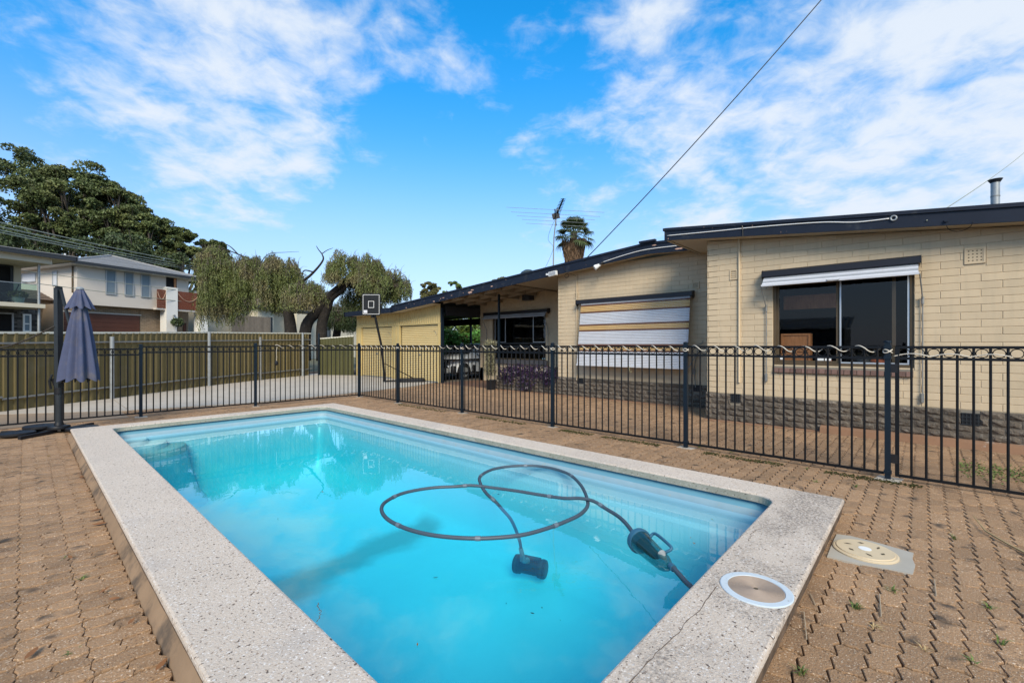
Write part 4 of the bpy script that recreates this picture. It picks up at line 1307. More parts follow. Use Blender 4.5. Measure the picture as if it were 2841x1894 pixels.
# ridge bump and peeled paint on the fascia
MB().bar((XF2 - .03, 4.95, zt_main(4.75) + .01), (XF2 - .03, 4.55, zt_main(4.75) + .01), .09, .05).build('ridge_cap', NAVY, rf)
PEEL = pmat('bare_timber', (.52, .33, .25), .9, .15, 30)
for y, z, l, h in ((10.95, .07, .24, .06), (10.85, .13, .18, .035), (10.98, .045, .10, .03), (9.95, .10, .10, .03), (12.88, .05, .14, .035), (12.5, .09, .05, .03), (12.35, .10, .14, .02), (11.9, .11, .10, .015), (14.6, .05, .08, .03), (4.6, .19, .12, .03), (4.02, .055, .22, .04), (11.3, .1, .04, .02)):
    n_ = 11
    poly = [(XF2 - .0025, y + l / 2 * math.cos(a) * random.uniform(.65, 1.1), zb_main(y) + z + h / 2 * math.sin(a) * random.uniform(.6, 1.15)) for a in np.linspace(0, 2 * math.pi, n_, endpoint=False)]
    MB().add(poly, [tuple(range(n_))]).build('peeled_patch', PEEL, fm)
# soffits
def soffit(X0, X1, ys_, zf, name, mat=SOFFIT):
    mb = MB()
    for a, b in zip(ys_[:-1], ys_[1:]):
        mb.add([(X0, a, zf(a)), (X1, a, zf(a)), (X1, b, zf(b)), (X0, b, zf(b)), (X0, a, zf(a) + .012), (X1, a, zf(a) + .012), (X1, b, zf(b) + .012), (X0, b, zf(b) + .012)],
               [(0, 3, 2, 1), (4, 5, 6, 7), (0, 1, 5, 4), (2, 3, 7, 6), (1, 2, 6, 5), (3, 0, 4, 7)])
    return mb.build(name, mat, house)
soffit(XF2 + .031, XR + .02, [3.2, 4.75, 7.64], lambda y: zb_main(y) + .035, 'soffit')
soffit(XF2 + .031, XP + .1, [7.645, 9.2], lambda y: zb_main(y) + .06, 'soffit')
soffit(XF2 + .031, XG + .02, [13.15, 15.6, 19.34], lambda y: zb_main(y) + .025, 'soffit')
soffit(XF2 + .031, XP + .1, [9.205, 13.1], lambda y: zb_main(y) + .165, 'porch_ceiling')
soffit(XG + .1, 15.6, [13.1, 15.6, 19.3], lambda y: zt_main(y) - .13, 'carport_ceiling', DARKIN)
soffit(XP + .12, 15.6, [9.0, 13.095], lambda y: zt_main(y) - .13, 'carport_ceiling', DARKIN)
# porch beams
for y in (9.25, 10.1, 10.95, 11.8, 12.65):
    MB().add([(XF2 + .035, y - .02, zb_main(y) + .02), (XP, y - .02, zb_main(y) + .02), (XP, y + .02, zb_main(y) + .02), (XF2 + .035, y + .02, zb_main(y) + .02),
              (XF2 + .035, y - .02, zb_main(y) + .16), (XP, y - .02, zb_main(y) + .16), (XP, y + .02, zb_main(y) + .16), (XF2 + .035, y + .02, zb_main(y) + .16)],
             [(0, 3, 2, 1), (4, 5, 6, 7), (0, 1, 5, 4), (1, 2, 6, 5), (2, 3, 7, 6), (3, 0, 4, 7)]).build('porch_beam', LATT, house)
for X in (10.5, 11.1, 11.7):
    a, b = 9.21, 13.08
    MB().bar((X, a, zb_main(a) + .095), (X, b, zb_main(b) + .095), .04, .125).build('porch_beam', LATT, house)
MB().box(10.84, 10.90, 10.55, 10.61, -.02, zb_main(10.6) + .03).build('porch_post', POSTM, house)
# wing roof
wy = [-3.5, -1, 1, 3.71]
roof_slab(XF1 + .03, 14.5, wy, lambda y: zt_wing(y) - .012, .09, DGUT, 'roof', house)
fwg = fascia(XF1, wy, zb_wing, zt_wing, 'fascia', house)
MB().box(XF1, 14.5, 3.71, 3.74, zb_wing(3.71), zt_wing(3.71) - .05).build('end_fascia', NAVY, house)
MB().box(XF1 - .02, 14.5, 3.70, 3.765, zt_wing(3.71) - .05, zt_wing(3.71)).build('barge_cap', NAVY, house)
sw = MB()
a, b = -3.45, 3.70
sw.add([(XF1 + .031, a, zb_wing(a) + .01), (XW + .05, a, zb_wing(a) + .01), (XW + .05, b, zb_wing(b) + .01), (XF1 + .031, b, zb_wing(b) + .01)], [(0, 1, 2, 3)])
sw.add([(XW + .05, 3.04, zb_wing(3.04) + .01), (XR + .1, 3.04, zb_wing(3.04) + .01), (XR + .1, b, zb_wing(b) + .01), (XW + .05, b, zb_wing(b) + .01)], [(0, 1, 2, 3)])
sw.build('soffit', SOFFIT, house)
MB().box(XF1 + .031, XR, 3.66, 3.70, zb_wing(3.7) - .012, zb_wing(3.7) + .012).build('soffit_bead', SOFFIT, house)
# white cable along the wing fascia, with a camera ring at its end
wc = smooth_path([(XF1 - .008, 3.68, 3.535), (XF1 - .010, 2.8, 3.47), (XF1 - .008, 2.0, 3.415), (XF1 - .01, 1.2, 3.335), (XF1 - .01, .75, 3.255), (XF1 - .012, .36, 3.235)], 8)
cb_ = thing('fascia_cable', 'white cable running along the wing fascia to a round grey eyelet', 'cable', (XF1, 2, 3.4))
MB().tube(wc, .0085, 6).build('cable_run', WHITE, cb_, smooth='all')
e = [Vector((XF1 - .014, .31 + .032 * math.cos(a), 3.232 + .032 * math.sin(a))) for a in np.linspace(0, 2 * math.pi, 24, endpoint=False)]
MB().tube(e, .012, 8, closed=True).build('eyelet', GALV, cb_, smooth='all')
MB().tube([(XF1 - .006, 2.32, zb_wing(2.32) - .005), (XF1 - .012, 2.32, 3.42), (XF1 - .006, 2.33, 3.5)], .012, 6).build('bracket', BLKPL, cb_)
wc = smooth_path([(XF2 - .008, 6.0, 3.49), (XF2 - .010, 5.3, 3.60), (XF2 - .010, 4.75, 3.645), (XF2 - .01, 3.9, 3.62), (XF2 - .01, 3.3, 3.60)], 8)
cb3 = thing('fascia_cable', 'white cable on the main roof fascia beside the round spotlight', 'cable', (XF2, 5, 3.6))
MB().tube(wc, .010, 6).build('cable_run', WHITE, cb3, smooth='all')
sp = thing('spotlight', 'small white round spotlight below the main fascia left of the ridge', 'light', (XF2 - .03, 6.06, 3.39))
MB().tube([(XF2 - .0, 5.95, 3.50), (XF2 - .05, 6.0, 3.45), (XF2 - .07, 6.05, 3.42)], .022, 10).build('arm', BLKPL, sp, smooth=True)
MB().tube([(XF2 - .03, 6.02, 3.44), (XF2 - .10, 6.10, 3.38), (XF2 - .13, 6.13, 3.355)], [.03, .062, .064], 16).build('lamp_head', WHITE, sp, smooth=True)
fl = thing('floodlight', 'white rectangular floodlight at the fascia under the television aerial', 'light', (XF2 - .08, 7.55, 3.38))
bx = MB().bar((XF2 - .08, 7.62, 3.35), (XF2 - .08, 7.36, 3.375), .07, .12); bx.build('housing', WHITE, fl)
MB().bar((XF2 - .118, 7.60, 3.352), (XF2 - .118, 7.38, 3.373), .006, .09).build('lens', SLATG, fl)
MB().bar((XF2 - .05, 7.74, 3.37), (XF2 - .05, 7.62, 3.36), .05, .05).build('sensor', WHITE, fl)
ln = MB().tube(smooth_path([(XF2 - .01, 7.2, 3.56), (XF2 - .02, 7.1, 3.40), (XF2 - .02, 6.98, 3.32), (XR - .03, 7.0, 3.30)], 5), .006, 5)
for k in range(2):
    ln.tube([(XF2 + .05, 7.12 + .07 * math.cos(a), 3.285 + .05 * math.sin(a) - k * .01) for a in np.linspace(0, 2 * math.pi, 20)], .005, 5)
tag(ln.build('wire_coil', WIRE, smooth='all'), 'coil of black wire hanging under the main fascia beside the floodlight', 'wire')
lw = MB().tube([Vector((XF1 - .012 + .1 * math.sin(math.pi * k / 14), -.24 - .0 - .125 * (1 - math.cos(math.pi * k / 14)) / 1, 3.03 - .085 * math.sin(math.pi * k / 14))) for k in range(15)], .0045, 6)
tag(lw.build('wire_loop', WIRE, smooth='all'), 'thin dark wire loop hanging below the wing fascia at upper right', 'wire')
MB().tube([(XF1 - .03, -.235, 3.095), (XF1 + .0, -.235, 3.095)], .022, 14).build('plug', NAVY, house, smooth=True)
# conduits
MB().tube([(XW - .02, 2.46, .72), (XW - .02, 2.46, 3.36)], .020, 12).build('conduit', CREAM, house, smooth=True)
MB().tube([(XR - .02, 6.98, .44), (XR - .02, 6.98, 3.33)], .017, 12).build('conduit', CREAM, house, smooth=True)

# --- sliding windows
def window(X, y0, y1, z0, z1, stiles, label=None, deep=.10):
    """bronze outer frame, dark panes; stiles: list of (y, width, material)"""
    w_ = MB(); t = .045
    for a in ((y0, y1, z0, z0 + t), (y0, y1, z1 - t, z1), (y0, y0 + t, z0 + t, z1 - t), (y1 - t, y1, z0 + t, z1 - t)):
        w_.box(X + .035, X + deep + .04, *a)
    w_ = w_.build('window', BRONZE, house)
    return w_
w_ = window(XW, W1[0], W1[1], W1[2], W1[3], None)
def frame(X, y0, y1, z0, z1, t, th, mat, name, parent):
    mb = MB()
    for a in ((y0, y1, z0, z0 + t), (y0, y1, z1 - t, z1), (y0, y0 + t, z0 + t, z1 - t), (y1 - t, y1, z0 + t, z1 - t)):
        mb.box(X, X + th, *a)
    return mb.build(name, mat, parent)
frame(XW + .075, 1.0, 1.875, 1.108, 2.45, .032, .025, BRONZE, 'sash', w_)
frame(XW + .048, .145, .985, 1.108, 2.45, .022, .022, ALU, 'sash', w_)
MB().box(XW + .088, XW + .091, 1.03, 1.85, 1.14, 2.42).build('pane', GLASSW, w_)
MB().box(XW + .058, XW + .061, .167, .965, 1.13, 2.43).build('pane', GLASSW, w_)
MB().box(XW + .12, XW + .14, .30, .345, 1.1, 2.45).build('inner_stile', BRONZE, w_)
MB().box(XW + .05, XW + .12, 1.875, 1.90, 1.1, 2.45).build('inner_stile', BRONZE, w_)
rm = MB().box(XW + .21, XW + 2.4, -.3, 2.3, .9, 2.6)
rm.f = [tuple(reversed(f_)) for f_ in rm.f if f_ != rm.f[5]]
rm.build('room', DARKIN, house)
# things standing inside behind the glass
ca = thing('timber_box', 'brown timber panel box standing inside the right window, at its left pane', 'box', (XW + .35, 1.6, 1.1))
bx = MB().box(XW + .30, XW + .5, 1.42, 1.86, 1.02, 1.60); bx.build('carcass', WOODIN, ca)
frame(XW + .285, 1.42, 1.86, 1.32, 1.60, .03, .016, WOODIN, 'top_panel', ca)
for k in range(2): frame(XW + .285, 1.42 + k * .22, 1.64 + k * .22, 1.03, 1.315, .03, .016, WOODIN, 'lower_panel', ca)
for nm, y, r_, h, mt, lbl in (('jar', 1.30, .05, .14, GALV, 'grey metal jar on the inner sill of the right window'), ('jar', 1.16, .045, .11, TERRA, 'reddish jar on the inner sill beside the window stile'), ('bowl', .72, .13, .16, CHARC, 'dark round bowl inside the right pane of the right window'), ('bowl', .50, .14, .13, TERRA, 'dull red bowl inside the right pane of the right window')):
    tag(MB().lathe([(r_ * .7, 0), (r_, h * .3), (r_ * .95, h * .7), (r_ * .5, h), (r_ * .3, h)], (XW + .33, y, 1.06), 18).build(nm, mt, smooth=True), lbl, nm)
MB().box(XW + .21, XW + .45, -.2, 2.2, .9, 1.055).build('inner_sill', WOODIN, house)
MB().box(XW + .7, XW + .75, 1.1, 1.9, 2.05, 2.30).build('pelmet', WOODIN, house)
st = MB().box(XW + .084, XW + .086, 1.76, 1.83, 1.15, 1.22); 
for y in (1.20, 1.10): st.box(XW + .084, XW + .086, y, y + .085, 1.145, 1.20)
st.build('sticker', WHITE, w_)
# brick sill
n_ = 22
for k in range(n_):
    y = .105 + k * (1.91 - .105) / n_
    y2 = .105 + (k + 1) * (1.91 - .105) / n_ - .009
    mb = MB().add([(XW - .045, y, .935), (XW + .08, y, .985), (XW + .08, y2, .985), (XW - .045, y2, .935), (XW - .030, y, 1.005), (XW + .08, y, 1.055), (XW + .08, y2, 1.055), (XW - .030, y2, 1.005)],
                  [(0, 3, 2, 1), (4, 5, 6, 7), (0, 1, 5, 4), (1, 2, 6, 5), (2, 3, 7, 6), (3, 0, 4, 7)])
    mb.build('sill_brick', SILLB, w_)
MB().box(XW - .02, XW + .07, .1, 1.91, .93, 1.04).build('sill_mortar', MORTAR, w_)
# porch window
w2 = window(XP, W2[0], W2[1], W2[2], W2[3], None)
frame(XP + .05, 9.75, 10.32, 1.50, 2.52, .02, .02, ALU, 'sash', w2)
frame(XP + .07, 11.70, 12.27, 1.50, 2.52, .02, .02, ALU, 'sash', w2)
MB().box(XP + .06, XP + .09, 9.74, 12.29, 1.44, 1.49).build('transom', CHARC, w2)
MB().box(XP + .095, XP + .098, 9.74, 12.29, .9, 2.5).build('pane', GLASSW, w2)
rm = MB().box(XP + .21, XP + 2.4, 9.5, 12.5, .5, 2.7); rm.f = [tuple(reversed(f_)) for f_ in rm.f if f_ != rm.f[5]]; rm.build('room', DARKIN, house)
MB().box(XP - .08, XP + .08, 9.6, 12.4, .70, .86).build('sill', pmat('dark_sill', (.10, .095, .10), .7, .1, 8), house)
MB().box(XP + .05, XP + .055, 9.72, 9.9, .88, .94).build('sticker', pmat('blue_sticker', (.25, .45, .55), .5, .2, 30), w2)

# --- roller awnings: pelmet box, slatted curtain, side arms
def awning(X, y0, y1, zt, drop_x, zend, bands, label, reach=.30, bw=.02, arms=True):
    aw = thing('awning', label, 'awning', (X, (y0 + y1) / 2, zt))
    prof = [(X - .002, zt), (X - .13, zt - .012), (X - .175, zt - .035), (X - .18, zt - .125), (X - .15, zt - .13), (X - .02, zt - .10)]
    a = [(p[0], y0, p[1]) for p in prof]; b = [(p[0], y1, p[1]) for p in prof]
    MB().loops([a, b], cap0=True, cap1=True).build('pelmet', BOXB, aw)
    if arms is not None:
        e = MB()
        for y in (y0 - .006, y1 + .001):
            pr_ = [(X - .002, zt + .004), (X - .135, zt - .006), (X - .186, zt - .03), (X - .19, zt - .13), (X - .10, zt - .19), (X - .01, zt - .12)]
            e.loops([[(p[0], y, p[1]) for p in pr_], [(p[0], y + .005, p[1]) for p in pr_]], cap0=True, cap1=True)
        e.build('end_cap', BOXB, aw)
    return aw
aw1 = awning(XW, .02, 2.05, 2.70, 0, 0, None, 'short white roller awning pulled up above the right-hand window')
def slats(aw, xt, zt_, xb, zb_, y0, y1, cols, n):
    meshes = {}
    L_ = math.hypot(xb - xt, zb_ - zt_)
    dx, dz = (xb - xt) / n, (zb_ - zt_) / n
    for k in range(n):
        c = cols[k]
        nx, nz = -dz, dx       # outward normal
        ln = math.hypot(nx, nz); nx, nz = -abs(nx / ln), nz / ln * (-1 if nx > 0 else 1)
        x, z = xt + dx * k, zt_ + dz * k
        mb = MB(); l0 = []; 
        for t, o in ((0.01, -.006), (.06, .002), (.2, .008), (.5, .0115), (.8, .008), (.94, .002), (.99, -.006)):
            l0.append((x + dx * t + nx * o, z + dz * t + nz * o))
        mb.loops([[(p[0], y0, p[1]) for p in l0], [(p[0], y1, p[1]) for p in l0]], closed=False)
        mb.build('slat', c, aw)
slats(aw1, XW - .105, 2.59, XW - .26, 2.43, .045, 2.03, [SLATG, SLATG, SLATW, SLATG, SLATW], 5)
MB().box(XW - .285, XW - .245, .035, 2.04, 2.40, 2.432).build('bottom_rail', SLATW, aw1)
MB().tube(smooth_path([(XW - .28, 1.12, 2.425), (XW - .30, 1.09, 2.412), (XW - .30, .98, 2.408), (XW - .28, .95, 2.42)], 4), .006, 6).build('pull', RUSTG, aw1)
for y, zb_ in ((2.045, .80), (.03, .60)):
    MB().tube([(XW - .27, y, 2.41), (XW - .12, y - .02, 2.18), (XW - .04, y - .03, 2.05)], .009, 8).build('arm', RUSTG, aw1)
    MB().tube([(XW - .04, y - .03, 2.10), (XW - .04, y - .03, 1.99)], .017, 8).build('joint', RUSTG, aw1)
    MB().tube([(XW - .03, y - .03, 2.05), (XW - .03, y - .03, zb_)], .008, 8).build('rod', RUSTG, aw1)
    MB().box(XW - .05, XW - .005, y - .045, y - .015, zb_ - .03, zb_ + .10).build('catch', RUSTG, aw1)
aw2 = awning(XR, 3.80, 6.90, 2.63, 0, 0, None, 'large roller awning with white, tan and brown slats lowered over the middle window')
n = 44
fr_ = [(0, .055, SLATG), (.055, .078, SLATB), (.078, .15, SLATY), (.15, .172, SLATB), (.172, .37, SLATW), (.37, .392, SLATB), (.392, .462, SLATY), (.462, .485, SLATB), (.485, .68, SLATW), (.68, .705, SLATB), (.705, .775, SLATY), (.775, .80, SLATB), (.80, 1.01, SLATW)]
cols = [next(c for a, b, c in fr_ if a <= (k + .5) / n < b) for k in range(n)]
slats(aw2, XR - .155, 2.53, XR - .36, .90, 3.83, 6.74, cols, n)
MB().box(XR - .385, XR - .345, 3.82, 6.75, .865, .90).build('bottom_rail', SLATW, aw2)
MB().tube(smooth_path([(XR - .38, 5.22, .88), (XR - .40, 5.2, .80), (XR - .39, 5.17, .74), (XR - .38, 5.15, .78)], 4), .008, 6).build('pull_strap', DRYP, aw2)
MB().tube([(XR - .36, 3.80, .9), (XR - .05, 3.72, 1.22), (XR - .05, 3.72, 1.40), (XR - .05, 3.60, 1.45), (XR - .05, 3.60, 1.50)], .008, 6).build('arm', RUSTG, aw2)
MB().tube([(XR - .04, 3.74, 1.2), (XR - .04, 3.80, .85), (XR - .04, 3.76, .45)], .010, 6).build('rod', RUSTG, aw2)
MB().box(XR - .06, XR - .01, 3.775, 3.83, .74, .86).build('catch', RUSTG, aw2)
aw3 = awning(XP, 9.50, 12.66, 2.67, 0, 0, None, 'dull grey roller awning pulled up above the shaded porch window')
slats(aw3, XP - .12, 2.55, XP - .26, 2.42, 9.55, 12.62, [SLATG] * 4, 4)
MB().box(XP - .285, XP - .245, 9.54, 12.63, 2.395, 2.425).build('bottom_rail', SLATG, aw3)
for y in (9.56, 12.60):
    MB().tube([(XP - .27, y, 2.4), (XP - .06, y, 2.0), (XP - .06, y, 1.85)], .010, 6).build('arm', RUSTG, aw3)
    MB().tube([(XP - .05, y, 1.9), (XP - .05, y, 1.1)], .009, 6).build('rod', RUSTG, aw3)

# --- garage / carport
gar = thing('garage', 'tan ribbed steel garage with two roller doors left of the porch', 'garage', (XG, 16, 0))
def ribs_wall(name, X, y0, y1, zl, zhf, pitch, dep, mat, parent):
    mb = MB(); lo, hi = [], []
    y = y0
    while y < y1:
        for f_, o in ((0, 0), (.5, 0), (.6, dep), (.9, dep)):
            if y + f_ * pitch <= y1: lo.append((X + dep - o, y + f_ * pitch, zl)); hi.append((X + dep - o, y + f_ * pitch, zhf(y + f_ * pitch)))
        y += pitch
    lo.append((X + dep, y1, zl)); hi.append((X + dep, y1, zhf(y1)))
    k_ = len(lo)
    mb.add(lo + hi, [(k + 1, k, k_ + k, k_ + k + 1) for k in range(k_ - 1)])
    return mb.build(name, mat, parent)
topg = lambda y: zb_main(y) + .03
ribs_wall('upper_cladding', XG, 13.18, 15.80, 2.235, topg, .14, .022, GARY, gar)
ribs_wall('upper_cladding', XG, 15.83, 19.36, 2.235, topg, .14, .022, GARY, gar)
MB().box(XG + .005, XG + .04, 13.16, 19.36, 2.19, 2.24).build('lintel', GARY, gar)
for (a, b) in ((13.16, 13.30), (15.83, 16.40), (18.93, 19.36)):
    p = MB().box(XG + .02, XG + .10, a, b, -.02, 2.19)
    p.box(XG + .004, XG + .02, a, a + .05, -.02, 2.19); p.box(XG + .004, XG + .02, b - .05, b, -.02, 2.19)
    if b - a > .3: p.box(XG + .004, XG + .02, (a + b) / 2 - .03, (a + b) / 2 + .03, -.02, 2.19)
    p.build('pier', GARY, gar)
for (a, b) in ((13.30, 15.76), (16.42, 18.90)):
    mb = MB(); l0 = []
    n_ = 30
    for k in range(n_):
        z = .02 + k * 2.15 / n_; h = 2.15 / n_
        for t, o in ((0, 0), (.2, .018), (.5, .024), (.8, .018)): l0.append((XG + .10 - o, z + h * t))
    l0.append((XG + .10, 2.18))
    mb.loops([[(p[0], b, p[1]) for p in l0], [(p[0], a, p[1]) for p in l0]], closed=False)
    d_ = mb.build('roller_door', GARY2, gar)
    MB().box(XG + .06, XG + .09, a + .0, b, -.01, .03).build('door_rail', GALV, d_)
    MB().tube(smooth_path([(XG + .06, a + .35, 1.95), (XG + .05, a + .2, 1.90), (XG + .05, a + .15, 1.78)], 4), .006, 5).build('latch', RUSTG, d_)
    MB().box(XG + .06, XG + .085, (a + b) / 2 - .05, (a + b) / 2 + .05, 1.0, 1.06).build('handle', RUSTG, d_)
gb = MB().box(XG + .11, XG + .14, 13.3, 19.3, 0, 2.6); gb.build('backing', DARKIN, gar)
MB().box(XG + .02, 15.5, 19.30, 19.36, -.02, 2.68).build('side_wall', GARY, gar)
for (x, y) in ((XG + .05, 13.10), (XP + 3.1, 13.2), (XP + 3.1, 17), (14.6, 12.96)):
    MB().box(x - .045, x + .045, y - .045, y + .045, -.02, 2.78).build('carport_post', POSTM, gar)
MB().box(15.45, 15.55, 9.0, 19.3, 2.42, 2.75).build('rear_beam', CHARC, gar)
MB().bar((15.2, 13.3, 2.50), (15.2, 16, 2.50), .28, .28).build('roller_box', SLATG, gar)
MB().box(XG + .2, 12.3, 13.05, 13.13, 2.50, 2.85).build('side_beam', DGUT, gar)

# ================================================================== THINGS NEAR THE HOUSE
# planter
plt = thing('planter', 'low brick planter under the porch window, overhung by purple leaves', 'planter', (XR, 9, 0))
pm = MB().box(XR, XR + .12, 7.65, 10.06, -.02, .42); pm.box(XR + .12, XP, 9.94, 10.06, -.02, .42); pm.build('planter_core', MORTAR, plt)
for b in cut_blocks(XR - .002, 7.64, 10.08, .0, lambda y: .43, [], .1, bl=.30, bh=.101):
    mb = MB(); rock(mb, XR - .002, b); mb.build('stone', STONE, plt)
MB().box(XR + .12, XP, 7.65, 9.94, .2, .38).build('soil', SOIL, plt)
def clump(name, label, cat, centers, n, length, width, mat, group=None, droop=0.0, loc=None):
    t = thing(name, label, cat, loc or centers[0][:3] and tuple(centers[0][:3]), 0, group)
    C = []
    tot = sum(c[3] * c[4] * c[5] for c in centers)
    for (x, y, z, rx, ry, rz) in centers:
        k = int(n * (rx * ry * rz) ** .8 / sum((c[3] * c[4] * c[5]) ** .8 for c in centers))
        u = rvec(k); rad = rng.uniform(.55, 1.05, (k, 1)) 
        C.append(np.array([x, y, z]) + u * rad * np.array([rx, ry, rz]))
    leafquads('foliage', np.concatenate(C), length, width, mat, t, droop)
    return t
for i, (y0, ln, zc, rz_, lbl) in enumerate(((9.55, .42, .52, .26, 'purple-leaved trailing plant at the left end of the brick planter'), (8.75, .5, .48, .36, 'large clump of purple leaves spilling over the middle of the brick planter'), (7.95, .38, .50, .22, 'purple-leaved plant at the right end of the brick planter by the wall corner'))):
    cs = [(XR + .05, y0, zc, .28, ln, rz_), (XR - .12, y0 - .1, zc - .12, .16, ln * .6, rz_ * .9), (XR + .5, y0, zc + .08, .5, ln, rz_ * .7)]
    if i == 1: cs.append((XR - .2, y0 + .05, .22, .14, .26, .22))
    t = clump('purple_plant', lbl, 'plant', cs, 1100, .11, .03, PURP, 'purple plants in the planter', loc=(XR, y0, .4))
    mb = MB()
    for k in range(14): mb.tube([(XR + .1 + random.uniform(-.05, .2), y0 + random.uniform(-ln, ln) * .7, .37), (XR - .15, y0 + random.uniform(-ln, ln) * .8, random.uniform(.3, .7))], .004, 4)
    mb.build('stem', PURP, t)
pot = thing('potted_plant', 'tall dried olive-grey plant in a black pot beside the porch post', 'potted plant', (9.95, 10.0, 0))
MB().lathe([(.125, 0), (.16, .28), (.17, .30), (.155, .305), (.145, .27), (.001, .26)], (9.95, 10.02, 0), 20).build('pot', BLKPL, pot, smooth=True)
MB().tube([(9.93, 10.12, .25), (9.95, 10.15, .9), (9.98, 10.12, 1.48)], .02, 6).build('stake', pmat('stake_wood', (.20, .18, .10), .9, .2, 9), pot)
cen = [(9.95, 10.08, .55 + .13 * k, .19 + .05 * math.sin(k * 1.4), .22 + .05 * math.cos(k), .14) for k in range(8)]
for k in range(1): pass
Cc = np.concatenate([np.array(c[:3]) + rvec(260) * rng.uniform(.3, 1.05, (260, 1)) * np.array(c[3:]) for c in cen])
leafquads('foliage', Cc, .10, .022, DRYP, pot, 1.0)
# basketball hoop
bk = thing('basketball_hoop', 'portable basketball hoop with black backboard standing on the concrete before the garage', 'basketball hoop', (9.1, 14.95, 0))
bp = Vector((9.13, 14.86, 0))
MB().tube([bp + Vector((0, 0, .03)), bp + Vector((-.10, .04, 1.3)), bp + Vector((-.35, .12, 2.55))], .042, 12).build('pole', BLACKM, bk, smooth=True)
pdc = Vector(D_ := (9.95, 14.35, 0))
u = (pdc - bp).normalized(); v = Vector((-u.y, u.x, 0))
pts = [pdc + u * a * .52 + v * b * .30 for a, b in ((-1, -.55), (-.7, -1), (.8, -1), (1, -.6), (1, .6), (.8, 1), (-.7, 1), (-1, .55))]
MB().loops([[p + Vector((0, 0, .0)) for p in pts], [p + Vector((0, 0, .10)) for p in pts], [pdc + (p - pdc) * .9 + Vector((0, 0, .14)) for p in pts]], cap0=True, cap1=True).build('base', BLKPL, bk)
MB().bar(bp + Vector((0, 0, .05)), pdc + Vector((0, 0, .06)), .06, .05).build('base_arm', BLACKM, bk)
sb = MB()
for s_ in (-1, 1): sb.tube([bp + Vector((-.03, 0, .72)) + v * .03 * s_, pdc + v * .16 * s_ + u * .1 + Vector((0, 0, .13))], .012, 6)
sb.build('brace', BLACKM, bk)
bc = Vector((8.66, 15.02, 2.90)); bn = -(Vector((_s * .93, _c * 1.0, 0)).normalized()); br = Vector((-bn.y, bn.x, 0)); 
br = br if br.dot(rt) > 0 else -br
def BB(a, b, o=0.0): return bc + br * a + Vector((0, 0, b)) + bn * o
def rpoly(w_, h_, r, o, tilt=.0):
    pts = []
    for cx_, cy_, a0 in ((w_ - r, -h_ + r, -90), (w_ - r, h_ - r, 0), (-w_ + r, h_ - r, 90), (-w_ + r, -h_ + r, 180)):
        for k in range(5):
            a = R(a0 + 22.5 * k); pts.append(BB(cx_ + r * math.cos(a), cy_ + r * math.sin(a), o))
    return pts
MB().loops([rpoly(.34, .40, .06, -.03), rpoly(.345, .405, .06, -.01), rpoly(.34, .40, .06, .01)], cap0=True, cap1=True).build('backboard', BLACKM, bk)
ol = MB()
for (w_, h_, cy, t) in ((.30, .36, 0, .012), (.105, .125, .0, .014)):
    A1 = [BB(a, b + cy, .0125) for a, b in ((-w_, -h_), (w_, -h_), (w_, h_), (-w_, h_))]
    A2 = [BB(a, b + cy, .0125) for a, b in ((-w_ + t, -h_ + t), (w_ - t, -h_ + t), (w_ - t, h_ - t), (-w_ + t, h_ - t))]
    ol.loops([A1, A2])
ol.build('white_line', WHITE, bk)
MB().add([BB(-.27, -.32, .0128), BB(-.14, -.32, .0128), BB(-.14, -.21, .0128), BB(-.27, -.21, .0128)], [(0, 1, 2, 3)]).build('sticker', SLATW, bk)
MB().box(bc.x + .05, bc.x + .16, bc.y + .0, bc.y + .1, 2.42, 2.62).build('bracket', BLKPL, bk)
